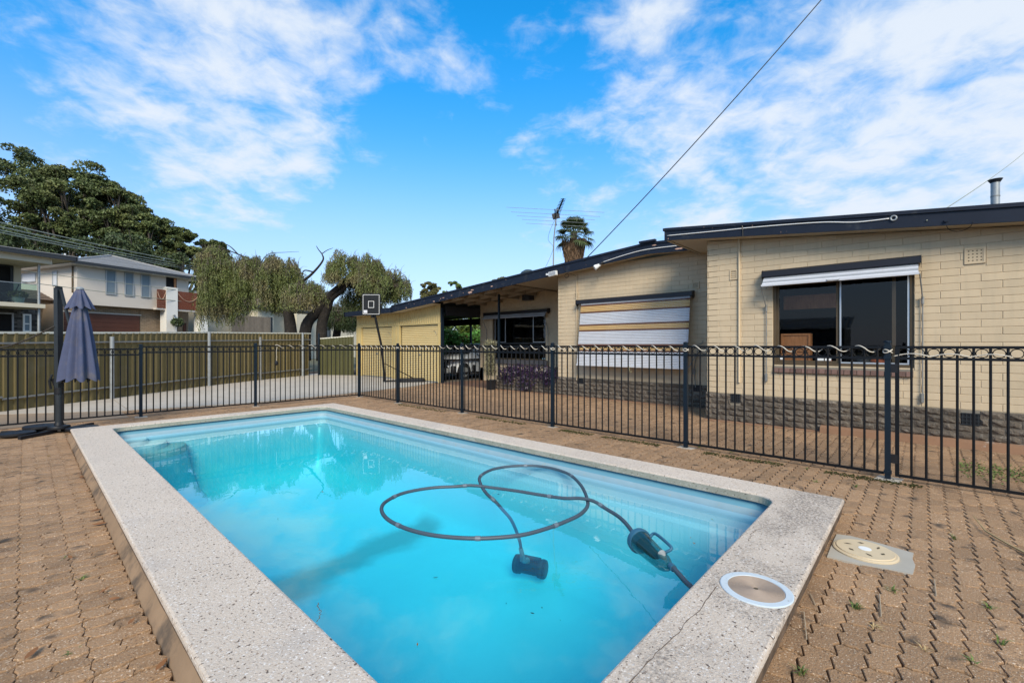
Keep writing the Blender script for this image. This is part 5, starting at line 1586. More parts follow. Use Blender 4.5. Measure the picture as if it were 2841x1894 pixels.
# car in the carport
def make_car():
    t = thing('parked_car', 'silver hatchback parked under the dark carport, seen through the fence', 'car', (11.3, 14.55, 0), 0)
    stt = [(-.0, .42, .52, .55, .0), (.08, .30, .74, .78, .0), (.5, .22, .88, .93, 0), (1.05, .2, .94, 1.0, 0), (1.15, .2, .95, 1.03, .05), (1.75, .2, .95, 1.40, .5), (2.2, .2, .95, 1.47, .6), (3.0, .2, .95, 1.46, .6), (3.6, .2, .96, 1.35, .5), (3.95, .24, .95, 1.05, .1), (4.1, .35, .8, .85, 0)]
    L_ = []
    for x, zb_, bl, rf_, cab in stt:
        w0 = .84 if .3 < x < 3.9 else .72
        w1 = w0 - .22 if cab > .3 else w0 - .06
        L_.append([(x, -w0 * .92, zb_), (x, -w0, zb_ + .15), (x, -w0, bl - .12), (x, -w0 + .04, bl), (x, -w1, rf_ - .05), (x, -w1 + .12, rf_), (x, w1 - .12, rf_), (x, w1, rf_ - .05), (x, w0 - .04, bl), (x, w0, bl - .12), (x, w0, zb_ + .15), (x, w0 * .92, zb_)])
    MB().loops(L_, cap0=True, cap1=True).build('body', CARP, t, smooth=True, local=True)
    for sy in (-1, 1):
        MB().add([(1.45, sy * .845, 1.0), (2.35, sy * .825, 1.0), (2.35, sy * .69, 1.38), (1.85, sy * .69, 1.36)], [(0, 1, 2, 3)]).build('side_window', CARGL, t, local=True)
        MB().add([(2.42, sy * .825, 1.0), (3.4, sy * .825, 1.0), (3.1, sy * .69, 1.38), (2.42, sy * .69, 1.38)], [(0, 1, 2, 3)]).build('side_window', CARGL, t, local=True)
        for x in (.75, 3.3):
            wcc = (x, sy * .80, .31)
            MB().tube([(x, sy * .68, .31), (x, sy * .875, .31)], .31, 28).build('wheel', TYRE, t, local=True, smooth=True)
            rim = MB(); rim.tube([(x, sy * .87, .31), (x, sy * .882, .31)], .20, 20)
            rim.build('rim', GALV, t.children[-1] if False else t, local=True)
            MB().add([(x + .37 * math.cos(a), sy * .848, max(.31 + .37 * math.sin(a), .2)) for a in np.linspace(0, math.pi, 14)], [tuple(range(14))]).build('wheel_arch', DARKIN, t, local=True)
        MB().box(.0, .12, sy * .62 - .12, sy * .62 + .12, .60, .72).build('headlight', GALV, t, local=True)
        MB().box(1.5, 1.62, sy * .93 - .08, sy * .93 + .08, 1.0, 1.12).build('mirror', CARP, t, local=True)
    MB().add([(1.12, -.70, 1.03), (1.12, .70, 1.03), (1.72, .58, 1.41), (1.72, -.58, 1.41)], [(0, 1, 2, 3)]).build('windscreen', CARGL, t, local=True)
    MB().box(-.03, .06, -.5, .5, .40, .50).build('grille', BLKPL, t, local=True)
    return t
make_car()
# folded trailer frame / workbench in front of the car
bn_ = thing('metal_bench', 'low dark metal bench with shelves standing before the silver car', 'bench', (11.3, 13.7, 0))
q = MB()
for x in (11.0, 11.9, 12.9):
    for y in (13.6, 14.0): q.box(x - .02, x + .02, y - .02, y + .02, 0, .82)
q.build('leg', BLACKM, bn_)
MB().box(10.95, 12.95, 13.56, 14.04, .80, .84).build('top', BLACKM, bn_)
MB().box(10.95, 12.95, 13.56, 14.04, .28, .31).build('shelf', BLACKM, bn_)
for i, (x, h, m_) in enumerate(((11.2, .18, GALV), (11.55, .26, BLKPL), (12.2, .2, RUSTG), (12.6, .28, BLKPL))):
    tag(MB().lathe([(.11, 0), (.13, h * .8), (.10, h)], (x, 13.8, .31), 14).build('tin', m_, smooth=True), 'dull metal tin on the low bench shelf in the carport', 'tin', 'tins on the carport bench')
# green vine hedge beyond the carport
he = thing('vine_hedge', 'bright green leafy vine hedge seen through the open carport', 'hedge', (17.2, 18.2, 0))
nL = 9000
X_ = rng.uniform(-4.5, 4.5, nL); Z_ = rng.uniform(.5, 2.15, nL); 
dirv = np.array([.62, -.78])
base = np.array([16.9, 18.4])
C = np.column_stack([base[0] + dirv[0] * X_ + rng.normal(0, .16, nL), base[1] + dirv[1] * X_ + rng.normal(0, .16, nL), Z_ + .12 * np.sin(X_ * 3)])
leafquads('foliage', C, .15, .11, LEAFV, he, .3)
MB().bar((14.6, 21.6, 1.0), (19.6, 15.0, 1.0), .12, 1.9).build('backing_fence', OLIVE, he)
clump('lime_bush', 'lime-green leafy bush rising behind the vine hedge', 'bush', [(17.0, 20.2, 2.3, 1.3, 1.3, .9), (18.2, 19.2, 2.4, 1.2, 1.2, .7)], 3500, .2, .13, LEAFY, loc=(17, 20, 0))
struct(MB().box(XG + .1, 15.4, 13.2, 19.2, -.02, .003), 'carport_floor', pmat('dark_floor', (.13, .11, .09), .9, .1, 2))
pl3 = MB(); 
struct(MB().box(XR + .02, XP, 10.1, 13.15, -.02, .003), 'porch_floor', pmat('porch_floor', (.16, .09, .06), .85, .15, 3))

# ================================================================== ON THE ROOF
an = thing('tv_aerial', 'tall television aerial with long thin elements on the main roof', 'aerial', (10.0, 7.62, 3.55))
MB().tube([(10.0, 7.62, 3.50), (10.01, 7.60, 4.4), (10.06, 7.52, 5.22)], .016, 8).build('mast', RUSTG, an, smooth=True)
b0 = Vector((10.03, 7.56, 4.98)); 
bmd = (rt * .12 + fw * .99).normalized()
MB().bar(b0 - bmd * .7, b0 + bmd * .9, .025).build('boom', BLACKM, an)
eld = (rt * .985 + fw * -.06 + Vector((0, 0, -.07))).normalized()
for k, (o, l) in enumerate(((-.65, 1.30), (-.25, 1.22), (.1, 1.1), (.45, .98), (.85, .9))):
    c_ = b0 + bmd * o
    MB().tube([c_ - eld * l, c_ + eld * l], .005, 5).build('element', GALV, an)
yb = MB(); y0_ = Vector((10.04, 7.55, 5.0)); ydir = (rt * .22 + Vector((0, 0, .5)) + fw * -.35).normalized()
yb.bar(y0_, y0_ + ydir * .52, .03)
yb.build('uhf_boom', BLACKM, an)
for k in range(12):
    c_ = y0_ + ydir * (.04 + k * .042)
    MB().tube([c_ - eld * (.09 - .002 * k), c_ + eld * (.09 - .002 * k)], .009, 5).build('uhf_element', BLACKM, an)
MB().bar(y0_ - rt * .10 + Vector((0, 0, -.02)), y0_ + rt * .09 + Vector((0, 0, .03)), .05, .16).build('reflector', BLACKM, an)
MB().tube(smooth_path([(10.03, 7.58, 4.9), (9.98, 7.72, 4.6), (9.95, 7.75, 4.35), (10.0, 7.62, 4.15), (9.97, 7.68, 3.9), (9.95, 7.85, 3.6)], 5), .004, 5).build('lead', WIRE, an, smooth='all')
fu = thing('flue_pipe', 'grey flue pipe with a flared black cap on the wing roof', 'flue', (10.2, -.83, 3.1))
zf_ = 3.05
MB().tube([(10.2, -.83, zf_), (10.2, -.83, 3.93)], .052, 20).build('pipe', GALV, fu, smooth=True)
MB().tube([(10.2, -.83, 3.70), (10.2, -.83, 3.715)], .055, 20).build('band', RUSTG, fu, smooth=True)
MB().lathe([(.055, 0), (.082, .045), (.086, .05), (.001, .06)], (10.2, -.83, 3.92), 22).build('cap', CHARC, fu, smooth=True)
rv_ = thing('roof_ventilator', 'dark round roof ventilator dome rising behind the main fascia', 'ventilator', (12.2, 10.42, 3.2))
MB().lathe([(.30, 0), (.34, .1), (.32, .22), (.24, .34), (.12, .41), (.001, .43)], (12.2, 10.42, 3.68), 24).build('dome', pmat('green_black_dome', (.03, .045, .05), .45, .1, 8), rv_, smooth=True)
MB().lathe([(.22, 0), (.22, .75)], (12.2, 10.42, 3.0), 20).build('collar', DGUT, rv_, smooth=True)
# service wires
def wire(a, b, sag, r, mat, label, n=24, name='power_line'):
    a = Vector(a); b = Vector(b)
    pts = [a.lerp(b, k / n) + Vector((0, 0, -sag * 4 * (k / n) * (1 - k / n))) for k in range(n + 1)]
    return tag(MB().tube(pts, r, 5).build(name, mat, smooth='all'), label, 'wire')
wire((9.88, 6.52, 3.60), (13.3, -1.4, 12.9), .25, .012, WIRE, 'single dark service wire rising from the main fascia to the top of the picture')
wire((8.48, -.04, 3.13), (24, -3.0, 8.6), .1, .008, WIREG, 'thin pale wire rising from the wing fascia to the right edge')
for i, (za, zc, lbl) in enumerate(((8.80, 9.92, 'highest'), (8.55, 9.65, 'second highest'), (8.35, 9.45, 'third'), (8.22, 9.28, 'lowest'))):
    a = Vector((-.98, 39.5, za)); b = Vector((11.06, 54.5, zc))
    wire(a - (b - a) * .5, b + (b - a) * .35, .35, .03, WIREG, 'overhead street wire crossing the gum trees, %s of the four together' % lbl)
for i, (z0_, z1_, lbl) in enumerate(((5.2, 5.22, 'upper'), (4.80, 4.40, 'lower'))):
    wire((-5.8, 30.2, z0_), (9.5, 39.2, z1_), .05, .018, WIREG, '%s of two thin wires crossing in front of the two-storey house' % lbl)

# ================================================================== STREET HOUSES
RZ = R(21.46)
def stepped(mb, a, b, c, d, n, h=.03):
    """courses of tiles on the roof face a,b (eave) c,d (ridge)"""
    a, b, c, d = map(Vector, (a, b, c, d))
    nrm_ = (b - a).cross(d - a).normalized()
    if nrm_.z < 0: nrm_ = -nrm_
    for k in range(n):
        t0, t1 = k / n, (k + 1) / n
        p0, p1 = a.lerp(d, t0) + nrm_ * h, b.lerp(c, t0) + nrm_ * h
        q0, q1 = a.lerp(d, t1) + nrm_ * .004, b.lerp(c, t1) + nrm_ * .004
        mb.add([a.lerp(d, t0), b.lerp(c, t0), p1, p0, q1, q0], [(0, 1, 2, 3), (3, 2, 4, 5)])
def hip_roof(parent, x0, x1, y0, y1, z, rx, ry0, ry1, zr, mat, n, name='roof'):
    A, B, C_, D2 = (x0, y0, z), (x1, y0, z), (x1, y1, z), (x0, y1, z)
    r0, r1 = (rx, ry0, zr), (rx, ry1, zr)
    mb = MB()
    stepped(mb, A, B, r0, r0, n); stepped(mb, B, C_, r1, r0, n); stepped(mb, D2, A, r0, r1, n); stepped(mb, C_, D2, r1, r1, n)
    r = mb.build(name, mat, parent, local=True)
    cap = MB()
    for p, q in ((A, r0), (B, r0), (C_, r1), (D2, r1), (r0, r1)):
        cap.bar(Vector(p) + Vector((0, 0, .03)), Vector(q) + Vector((0, 0, .04)), .16, .07)
    cap.build('ridge_capping', mat, r, local=True)
    return r
def hwin(parent, x0, x1, z0, z1, y=-.0, fr=WFRAME, glass=CARGL, axis='x', blind=None, mull=0, name='window'):
    """window on plane y (axis x) or on plane x=y (axis y)"""
    def bx(mb, a0, a1, b0, b1, d0, d1):
        if axis == 'x': mb.box(a0, a1, y + d0, y + d1, b0, b1)
        else: mb.box(y + d0, y + d1, a0, a1, b0, b1)
    t = .06; f_ = MB()
    for a in ((x0, x1, z0, z0 + t), (x0, x1, z1 - t, z1), (x0, x0 + t, z0 + t, z1 - t), (x1 - t, x1, z0 + t, z1 - t)): bx(f_, *a, -.04, .02)
    if mull: bx(f_, x0 + t, x1 - t, z0 + (z1 - z0) * mull - .025, z0 + (z1 - z0) * mull + .025, -.035, .015)
    w_ = f_.build(name, fr, parent, local=True)
    g = MB(); bx(g, x0 + t, x1 - t, z0 + t, z1 - t, -.012, -.004); g.build('pane', blind or glass, w_, local=True)
    return w_
def courses(parent, x0, x1, z0, z1, y, mat, bh=.086, bl=.24, name='brickwork', depth=.02, axis='x', gap=.01):
    mb = MB(); r = 0; z = z0
    while z + bh <= z1 + .001:
        x = x0 - (bl / 2 if r % 2 else 0)
        while x < x1:
            a, b = max(x, x0), min(x + bl - gap, x1)
            if b - a > .03:
                if axis == 'x': mb.box(a, b, y - depth, y + .02, z, z + bh - gap)
                else: mb.box(y - depth, y + .02, a, b, z, z + bh - gap)
            x += bl
        z += bh; r += 1
    return mb.build(name, mat, parent, kind='stuff', local=True)
def zs(z): return 1.4 + (z - 1.4) * .7222
# --- house with the grey hip roof
hB = thing('house', 'two-storey beige rendered house with grey tiled hip roof and brown double garage door', 'house', (2.055, 36.204, 0), RZ)
wl = MB()
wl.box(0, 6.26, 0, 9, 3.79, 6.12)
wl.build('wall', RENDER_, hB, local=True)
hip_roof(hB, -.6, 6.85, -.6, 11.5, 6.20, 3.15, 3.0, 8.4, 7.38, TILEG, 15)
gt_ = MB(); gt_.box(-.66, 6.9, -.68, -.58, 6.05, 6.21); gt_.box(-.68, -.58, -.66, 11.5, 6.05, 6.21); gt_.build('gutter', DGUT, hB, local=True)
MB().box(-.6, 6.85, -.6, 11.4, 6.03, 6.06).build('eave', WHITE, hB, local=True)
for a, b in ((1.35, 1.89), (2.34, 2.85), (3.25, 3.80)): hwin(hB, a, b, 4.50, 6.04 - .04, -.02, blind=BLIND)
MB().box(4.78, 5.45, -.02, .3, 5.0, 6.02).build('balcony_door', DARKIN, hB, local=True)
MB().box(5.26, 5.40, -.06, -.02, 5.0, 6.0).build('door_leaf', WOODIN, hB, local=True)
hwin(hB, 4.3, 5.95, 5.30, 5.88, -.01, axis='y', fr=WFRAME, blind=SLATW)
hwin(hB, 1.97, 2.49, 4.95, 5.84, -.01, axis='y', fr=WFRAME, blind=SLATW)
MB().tube([(-.06, .35, 4.45), (-.06, .35, 6.0)], .04, 8).build('downpipe', BRONZE, hB, local=True)
lb = MB(); lb.box(-.46, 4.9, .62, 9, 0, 3.80); lb.box(-3.0, .0, 2.6, 9, 0, 4.1); lb.build('lower_wall', BRKB, hB, local=True)
courses(hB, 3.55, 4.9, 1.2, 3.79, .60, BRKB); courses(hB, -.5, 3.5, 3.40, 3.79, .60, BRKB); courses(hB, -2.9, -.1, 1.2, 4.05, 2.60, BRKB)
MB().box(-.46, -.36, .56, .7, 0, 3.8).build('garage_pier', BRKB, hB, local=True)
gd = MB()
for k in range(12): gd.box(-.36, 3.50, .55, .61, k * .28, k * .28 + .268)
gd.build('garage_door', GDOOR, hB, local=True)
MB().box(-.4, 3.6, .53, .62, 3.33, 3.40).build('garage_lintel', RENDER_, hB, local=True)
for a, b in ((4.03, 4.56), (5.29, 6.80)):
    for k in range(9):
        MB().box(a, b, -.34, -.30, 3.88 + k * .137, 3.88 + k * .137 + .128).build('balcony_board', CEDAR, hB, local=True)
MB().box(4.0, 6.9, -.3, .1, 3.76, 3.87).build('balcony_floor', RENDER_, hB, local=True)
for a, b in ((4.56, 5.28), (6.80, 7.36)):
    MB().box(a, b, -.40, .25, 0, 5.32).build('pillar', RENDER2, hB, local=True)
ew = MB(); ew.box(5.2, 6.9, 1.0, 1.2, 0, 3.8); ew.build('entry_wall', BRKB, hB, local=True)
MB().box(5.30, 5.75, .95, 1.0, 0, 3.2).build('front_door', RED, hB, local=True)
MB().box(5.42, 5.62, .93, .96, 2.4, 3.05).build('door_light', SLATG, hB, local=True)
MB().box(5.85, 6.15, .95, 1.0, 0, 3.2).build('frosted_light', BLIND, hB, local=True)
MB().box(6.5, 6.72, .95, 1.0, 0, 3.0).build('narrow_window', GDOOR, hB, local=True)
MB().tube([(5.0, -.42, 3.42), (5.0, -.55, 3.40)], .06, 10).build('wall_light', GALV, hB, local=True)
fl_ = MB()
for a, b in ((4.05, 4.54), (5.33, 6.75)):
    fl_.tube([(a + (b - a) * t, -.36, 4.95 - .62 * 4 * t * (1 - t) * .8) for t in np.linspace(0, 1, 14)], .022, 5)
tag(fl_.build('festoon', pmat('festoon_pale', (.45, .28, .2), .8, .2, 20), hB, local=True), 'x', 'x'); 
_o = bpy.data.objects['festoon']; del _o['label']; del _o['category']
MB().box(2.05, 2.12, 5.9, 6.0, 7.2, 7.55).build('roof_vent', WHITE, hB, local=True)
lr = MB(); stepped(lr, (-3.3, 2.2, 4.05), (.0, 2.2, 4.05), (.0, 4.2, 4.75), (-3.3, 4.2, 4.75), 6); lr.build('lower_roof', TILEB, hB, local=True)
shrub_pos = Matrix.Translation((2.055, 36.204, 0)) @ Matrix.Rotation(RZ, 4, 'Z')
p = shrub_pos @ Vector((4.95, -.9, 2.95))
topi = thing('topiary', 'small round green topiary tree in a pot beside the white pillar of the two-storey house', 'plant', tuple(p - Vector((0, 0, 2.95))))
leafquads('foliage', np.array(p) + rvec(500) * rng.uniform(.6, 1, (500, 1)) * np.array([.38, .38, .32]), .12, .08, LEAFG2, topi)
MB().tube([p - Vector((0, 0, .95)), p - Vector((0, 0, .2))], .03, 6).build('trunk', BARK, topi); MB().lathe([(.16, 0), (.2, .35)], tuple(p - Vector((0, 0, 1.3))), 14).build('pot', TERRA, topi)
# --- house with the balcony at the left edge
hA = thing('house', 'two-storey house with glass balcony, dark brick ground floor and overhanging roof at the left edge', 'house', (.457, 28.333, 0), RZ)
MB().box(-9, -.234, 1.6, 9, 3.0, 5.3).build('dark_wall', CHARC, hA, local=True)
for k in range(34): MB().box(-9, -1.02, 1.56, 1.6, 3.16 + k * .062, 3.16 + k * .062 + .045).build('cladding_board', CHARC, hA, local=True)
MB().box(-.234, .01, 1.58, 9, 3.0, 5.3).build('beige_wall', CREAMH, hA, local=True)
MB().box(-9, .55, 1.6, 9, 0, 3.02).build('lower_wall', BRKD, hA, local=True)
courses(hA, -3, .55, 1.2, 3.0, 1.58, pmat('pale_dark_brick', (.08, .075, .07), .85, .3, 12, isl=.7), bl=.24, bh=.09)
hwin(hA, .045, .32, 2.0, 2.80, 1.55, fr=WHITE, blind=BLIND, mull=.45)
hwin(hA, -1.6, -.25, .2, 2.82, 1.55, fr=SLATG, blind=DARKIN, name='sliding_door')
hwin(hA, -1.0, -.3, 3.16, 4.9, 1.55, fr=CHARC, blind=DARKIN, name='balcony_door')
MB().box(-9, .06, -.25, 1.6, 3.0, 3.17).build('balcony_slab', CREAMH, hA, local=True)
MB().tube([(-.06, -.02, 0), (-.06, -.02, 5.1)], .045, 12).build('post', GALV, hA, local=True, smooth=True)
MB().box(-6, -.12, -.02, -.0, 3.22, 4.0).build('glass_panel', GLASSB, hA, local=True)
MB().box(-6, -.12, -.03, .01, 4.0, 4.03).build('hand_rail', GALV, hA, local=True)
fa = MB(); fa.box(-9, .95, -.7, -.62, 5.16, 5.34); fa.box(.9, .97, -.7, 9, 5.16, 5.34); fa.build('gutter', DGUT, hA, local=True)
MB().box(-9, .22, -.4, 1.6, 4.92, 5.16).build('beam', CREAMH, hA, local=True)
MB().box(-9, .95, -.65, 9, 5.16, 5.20).build('soffit', CREAMH, hA, local=True)
ra_ = MB(); stepped(ra_, (-9, -.72, 5.34), (.97, -.72, 5.34), (.97, 8, 6.0), (-9, 8, 6.0), 12, .03); ra_.build('roof', TILEG, hA, local=True)
Ma = Matrix.Translation((.457, 28.333, 0)) @ Matrix.Rotation(RZ, 4, 'Z')
p = Ma @ Vector((-.42, .75, 3.17))
po = thing('potted_plant', 'dark bushy pot plant behind the balcony glass of the left house', 'potted plant', tuple(p))
MB().lathe([(.16, 0), (.22, .3), (.2, .3)], tuple(p), 14).build('pot', SLATG, po); leafquads('foliage', np.array(p + Vector((0, 0, .42))) + rvec(300) * np.array([.3, .3, .14]), .14, .07, LEAFR, po)
p = Ma @ Vector((-.9, .8, 3.17))
ch = thing('folding_chair', 'folding slatted chair on the balcony of the left house', 'chair', tuple(p))
cf = MB(); a1 = Vector((.0, 0, 0))
for s_ in (0, .4):
    cf.bar(p + Vector((0, s_, 0)), p + Vector((.42, s_, .45)), .03); cf.bar(p + Vector((.42, s_, 0)), p + Vector((.0, s_, .45)), .03); cf.bar(p + Vector((.36, s_, .45)), p + Vector((.5, s_, .85)), .03)
cf.build('frame', CHARC, ch)
MB().box(p.x, p.x + .42, p.y, p.y + .4, p.z + .44, p.z + .47).build('seat', CHARC, ch)
bkk = MB(); bkk.bar(p + Vector((.48, 0, .8)), p + Vector((.48, .4, .8)), .02, .12); bkk.bar(p + Vector((.44, 0, .65)), p + Vector((.44, .4, .65)), .02, .05); bkk.build('backrest', CHARC, ch)
# --- single-storey cream house behind the weeping tree
hC = thing('house', 'single-storey cream house with brown tiled roof, half hidden by the weeping trees', 'house', (9.752, 42.607, -.539), RZ)
hC.scale = (1.385, 1.385, 1.385)
cw = MB(); cw.box(0, 14, .0, 8, 0, 3.80); cw.box(2.68, 3.85, -1.0, 0, 0, 3.80); cw.box(5.9, 7.2, -.8, 0, 0, 3.6); cw.build('wall', CREAMH, hC, local=True)
hip_roof(hC, -.5, 14.5, -.5, 8.5, 3.85, 7, 3.8, 4.2, 5.5, TILEB, 14)
hip_roof(hC, 2.3, 4.2, -1.4, 3, 3.84, 3.25, -.2, 3, 4.62, TILEB, 7)
MB().box(2.25, 4.25, -1.46, -1.38, 3.70, 3.86).build('gutter', DGUT, hC, local=True); MB().box(-.5, 14.5, -.56, -.5, 3.72, 3.86).build('gutter', DGUT, hC, local=True)
for a, b, z0_, z1_, y_ in ((1.70, 2.16, 2.1, 3.15, -.02), (3.26, 3.72, 2.1, 3.2, -1.02), (6.3, 6.8, 2.1, 3.0, -.82), (9.0, 9.9, 2.0, 3.0, -.02)): hwin(hC, a, b, z0_, z1_, y_, fr=CHARC, mull=.6)
rd = MB()
for k in range(26): rd.box(4.5, 5.2, -.02, .0, .6 + k * .095, .6 + k * .095 + .088)
rd.build('roller_door', CREAMH, hC, local=True)
nf = thing('timber_fence', 'low brown paling fence in front of the cream house', 'fence', (9.752, 42.607, -.539), RZ)
nf.scale = (1.385, 1.385, 1.385)
for k in range(26): MB().box(.6 + k * .1, .6 + k * .1 + .092, -1.5, -1.48, 0, 3.15 - .0 + .01 * (k % 2)).build('paling', pmat('grey_brown_paling', (.17, .14, .11), .9, .12, 4, rnd=.15), nf, local=True)
MB().box(.6, 3.2, -1.48, -1.42, 1.5, 1.58).build('rail', MATS['grey_brown_paling'], nf, local=True)

# ================================================================== TREES
def Dp(px, d, py):
    r = (px - 1420.5) * d / 1241
    return Vector((d * _s + r * _c, d * _c - r * _s, 1.4 - (py - 957) * d / 1241))
def gum(px, d, ytop, hw, ylow, label, nclump=26, per=430, mat=LEAFG, lean=0.0, name='gum_tree', leaf=(.30, .135), trunk_r=.42):
    base = Dp(px, d, 957); base.z = 0
    top = Dp(px, d, ytop).z; low = Dp(px, d, ylow).z
    rx = hw * d / 1241; cz = low + (top - low) * .45; rz_ = top - cz
    t = thing(name, label, 'tree', tuple(base), 0, 'trees behind the street houses')
    fork = base + Vector((random.uniform(-.5, .5), 0, max(2.5, low * .62)))
    MB().tube([base, base.lerp(fork, .5) + Vector((.15, 0, 0)), fork], [trunk_r, trunk_r * .8, trunk_r * .7], 8).build('trunk', BARKG, t, smooth='all')
    Cs = []
    for k in range(nclump):
        ph = random.uniform(0, 2 * math.pi); el = math.asin(random.uniform(-.75, 1.0)); rr = random.uniform(.62, .86)
        c = Vector((base.x, base.y, cz)) + Vector((math.cos(ph) * math.cos(el) * rx * rr, math.sin(ph) * math.cos(el) * rx * rr, math.sin(el) * rz_ * rr))
        s = rx * random.uniform(.20, .33)
        Cs.append((c, s))
        if k % 2 == 0:
            m1 = fork.lerp(c, .5) + Vector((random.uniform(-.6, .6), random.uniform(-.6, .6), random.uniform(-.2, .8)))
            MB().tube(smooth_path([fork, m1, c], 3), list(np.linspace(trunk_r * .38, .05, 7)), 6).build('limb', BARKG, t, smooth='all')
            tw = MB()
            for q in range(5):
                u_ = rvec(1, .5)[0]; tw.tube([m1.lerp(c, .6), c + Vector(u_ * s * .9)], [.05, .015], 4)
            tw.build('twig', BARKG, t)
    P_ = []
    for c, s in Cs:
        # each clump is several tufts with a domed top
        for q in range(7):
            u_ = rvec(1, .35)[0] * s * .75; u_[2] *= .6
            n_ = int(per * 1.7) // 7
            v_ = rvec(n_, .45) * rng.uniform(.55, 1.0, (n_, 1)) * np.array([s * .52, s * .52, s * .34])
            P_.append(np.array(c) + u_ + v_)
    leafquads('crown', np.concatenate(P_), leaf[0], leaf[1], mat, t, .25)
    return t
random.seed(21); rng = np.random.default_rng(5)
gum(372, 50, 548, 72, 790, 'gum tree filling the slope of the row above the right half of the hip roof', 26, 450)
gum(20, 47, 388, 165, 790, 'tallest dark-green gum tree at the left edge of the picture', 44, 520)
gum(-190, 48, 430, 150, 760, 'gum tree mostly beyond the left edge of the picture', 14, 300)
gum(190, 48, 428, 120, 700, 'second gum tree from the left, its crown over the balcony house', 42, 520)
gum(318, 49, 505, 92, 740, 'gum tree in the middle of the row, above the grey hip roof', 38, 500)
gum(425, 50, 583, 78, 790, 'gum tree sloping down right of the hip roof peak', 36, 460)
gum(515, 52, 626, 66, 800, 'gum tree whose right side sinks into the weeping tree', 32, 430)
gum(590, 54, 652, 52, 800, 'smallest gum tree at the right end of the row', 26, 400)
gum(60, 42, 640, 150, 800, 'low dark bushy tree directly behind the balcony house', 26, 420, LEAFG2, name='bushy_tree', trunk_r=.25)
gum(330, 44, 650, 160, 860, 'low dark bushy tree directly behind the grey hip roof', 28, 420, LEAFG2, name='bushy_tree', trunk_r=.25)
gum(505, 44, 700, 75, 880, 'low dark bushy tree between the hip roof and the weeping tree', 16, 380, LEAFG2, name='bushy_tree', trunk_r=.2)
gum(1192, 40, 775, 30, 850, 'small olive-green tree seen over the left end of the main roof', 30, 300, LEAFR, name='small_tree', leaf=(.17, .10), trunk_r=.12)
gum(1255, 34, 775, 28, 850, 'sparse lime-green branch tips over the main roof', 12, 60, LEAFY, name='small_tree', leaf=(.2, .12), trunk_r=.06)
gum(1396, 42, 760, 36, 850, 'brownish treetop peeping over the main roof left of the dome', 26, 300, LEAFR, name='small_tree', leaf=(.18, .1), trunk_r=.12)

def weeping(label, base, limbs, heads, mat, n_str=120, name='weeping_tree', tw=None):
    """limbs: list of point lists (px,py,d) with radii; heads: (px, ytop, hw, ybot, d, strands)"""
    b = Dp(*base); b.z = 0
    t = thing(name, label, 'tree', tuple(b))
    for i, (pts, r0, r1) in enumerate(limbs):
        P_ = smooth_path([Dp(px, d, py) for px, py, d in pts], 5)
        MB().tube(P_, list(np.linspace(r0, r1, len(P_))), 9).build('trunk' if i < 1 else 'limb', BARK, t, smooth='all')
    A_, B_, C_, tw_ = [], [], [], MB()
    for (px, yt, hw, yb, d, ns) in heads:
        c = Dp(px, d, yt); m = d / 1241
        rx = hw * m; drop = (yb - yt) * m
        subs = []
        for k in range(max(3, ns // 22)):
            a = random.uniform(0, 6.283); q = math.sqrt(random.random())
            subs.append((math.cos(a) * q * rx * .9, math.sin(a) * q * rx * .9, -rx * .8 * q * q + random.uniform(-.45, .22), random.uniform(.18, .42), random.uniform(.35, 1.0)))
        for k in range(int(ns * 1.35)):
            sb_ = random.choice(subs)
            a = random.uniform(0, 6.283); q = math.sqrt(random.random())
            sx, sy = sb_[0] + math.cos(a) * q * sb_[3], sb_[1] + math.sin(a) * q * sb_[3]
            z0_ = sb_[2] - sb_[3] * .9 * q * q + random.uniform(-.12, .08)
            ln = drop * sb_[4] * (random.uniform(.3, .7) if random.random() < .6 else random.uniform(.6, 1.0))
            ln = min(ln, drop + z0_ - random.uniform(0, .3))
            if ln < .3: ln = .3
            st = Vector((c.x + sx, c.y + sy, c.z + z0_))
            out = Vector((math.cos(a), math.sin(a), 0)) * random.uniform(0, .35) * rx * .5
            nn = max(6, int(ln / .060))
            pr = None
            swx, swy = random.uniform(-.12, .12), random.uniform(-.12, .12)
            for j in range(nn):
                tt = j / nn
                p = st + out * (1 - (1 - tt) ** 2) + Vector((swx * tt * tt, swy * tt * tt, -ln * tt))
                for s_ in (0, 1):
                    off = Vector((random.uniform(-.06, .06), random.uniform(-.06, .06), random.uniform(-.05, .05)))
                    C_.append(p + off)
                    dr = Vector((random.uniform(-.6, .6), random.uniform(-.6, .6), -1)).normalized()
                    A_.append(dr * .055 * random.uniform(.6, 1.3)); B_.append(Vector((random.uniform(-1, 1), random.uniform(-1, 1), .1)).normalized() * .016)
            if k % 9 == 0:
                u_ = rvec(1, .9)[0] * random.uniform(.2, .55)
                tw_.tube([st - Vector((0, 0, .2)), st + Vector(u_) * .5, st + Vector(u_) + Vector((.05, 0, -.04))], [.012, .007, .003], 4)
            if k % 5 == 0:
                tw_.tube([Vector((c.x, c.y, c.z - rx * .9)) , st + Vector((0, 0, .05)), st + out * .75 + Vector((swx * .3, 0, -ln * .5))], [.028, .014, .006], 4)
    tw_.build('twig', TWIG, t)
    quads('crown', np.array(C_), np.array(A_), np.array(B_), mat, t)
    return t
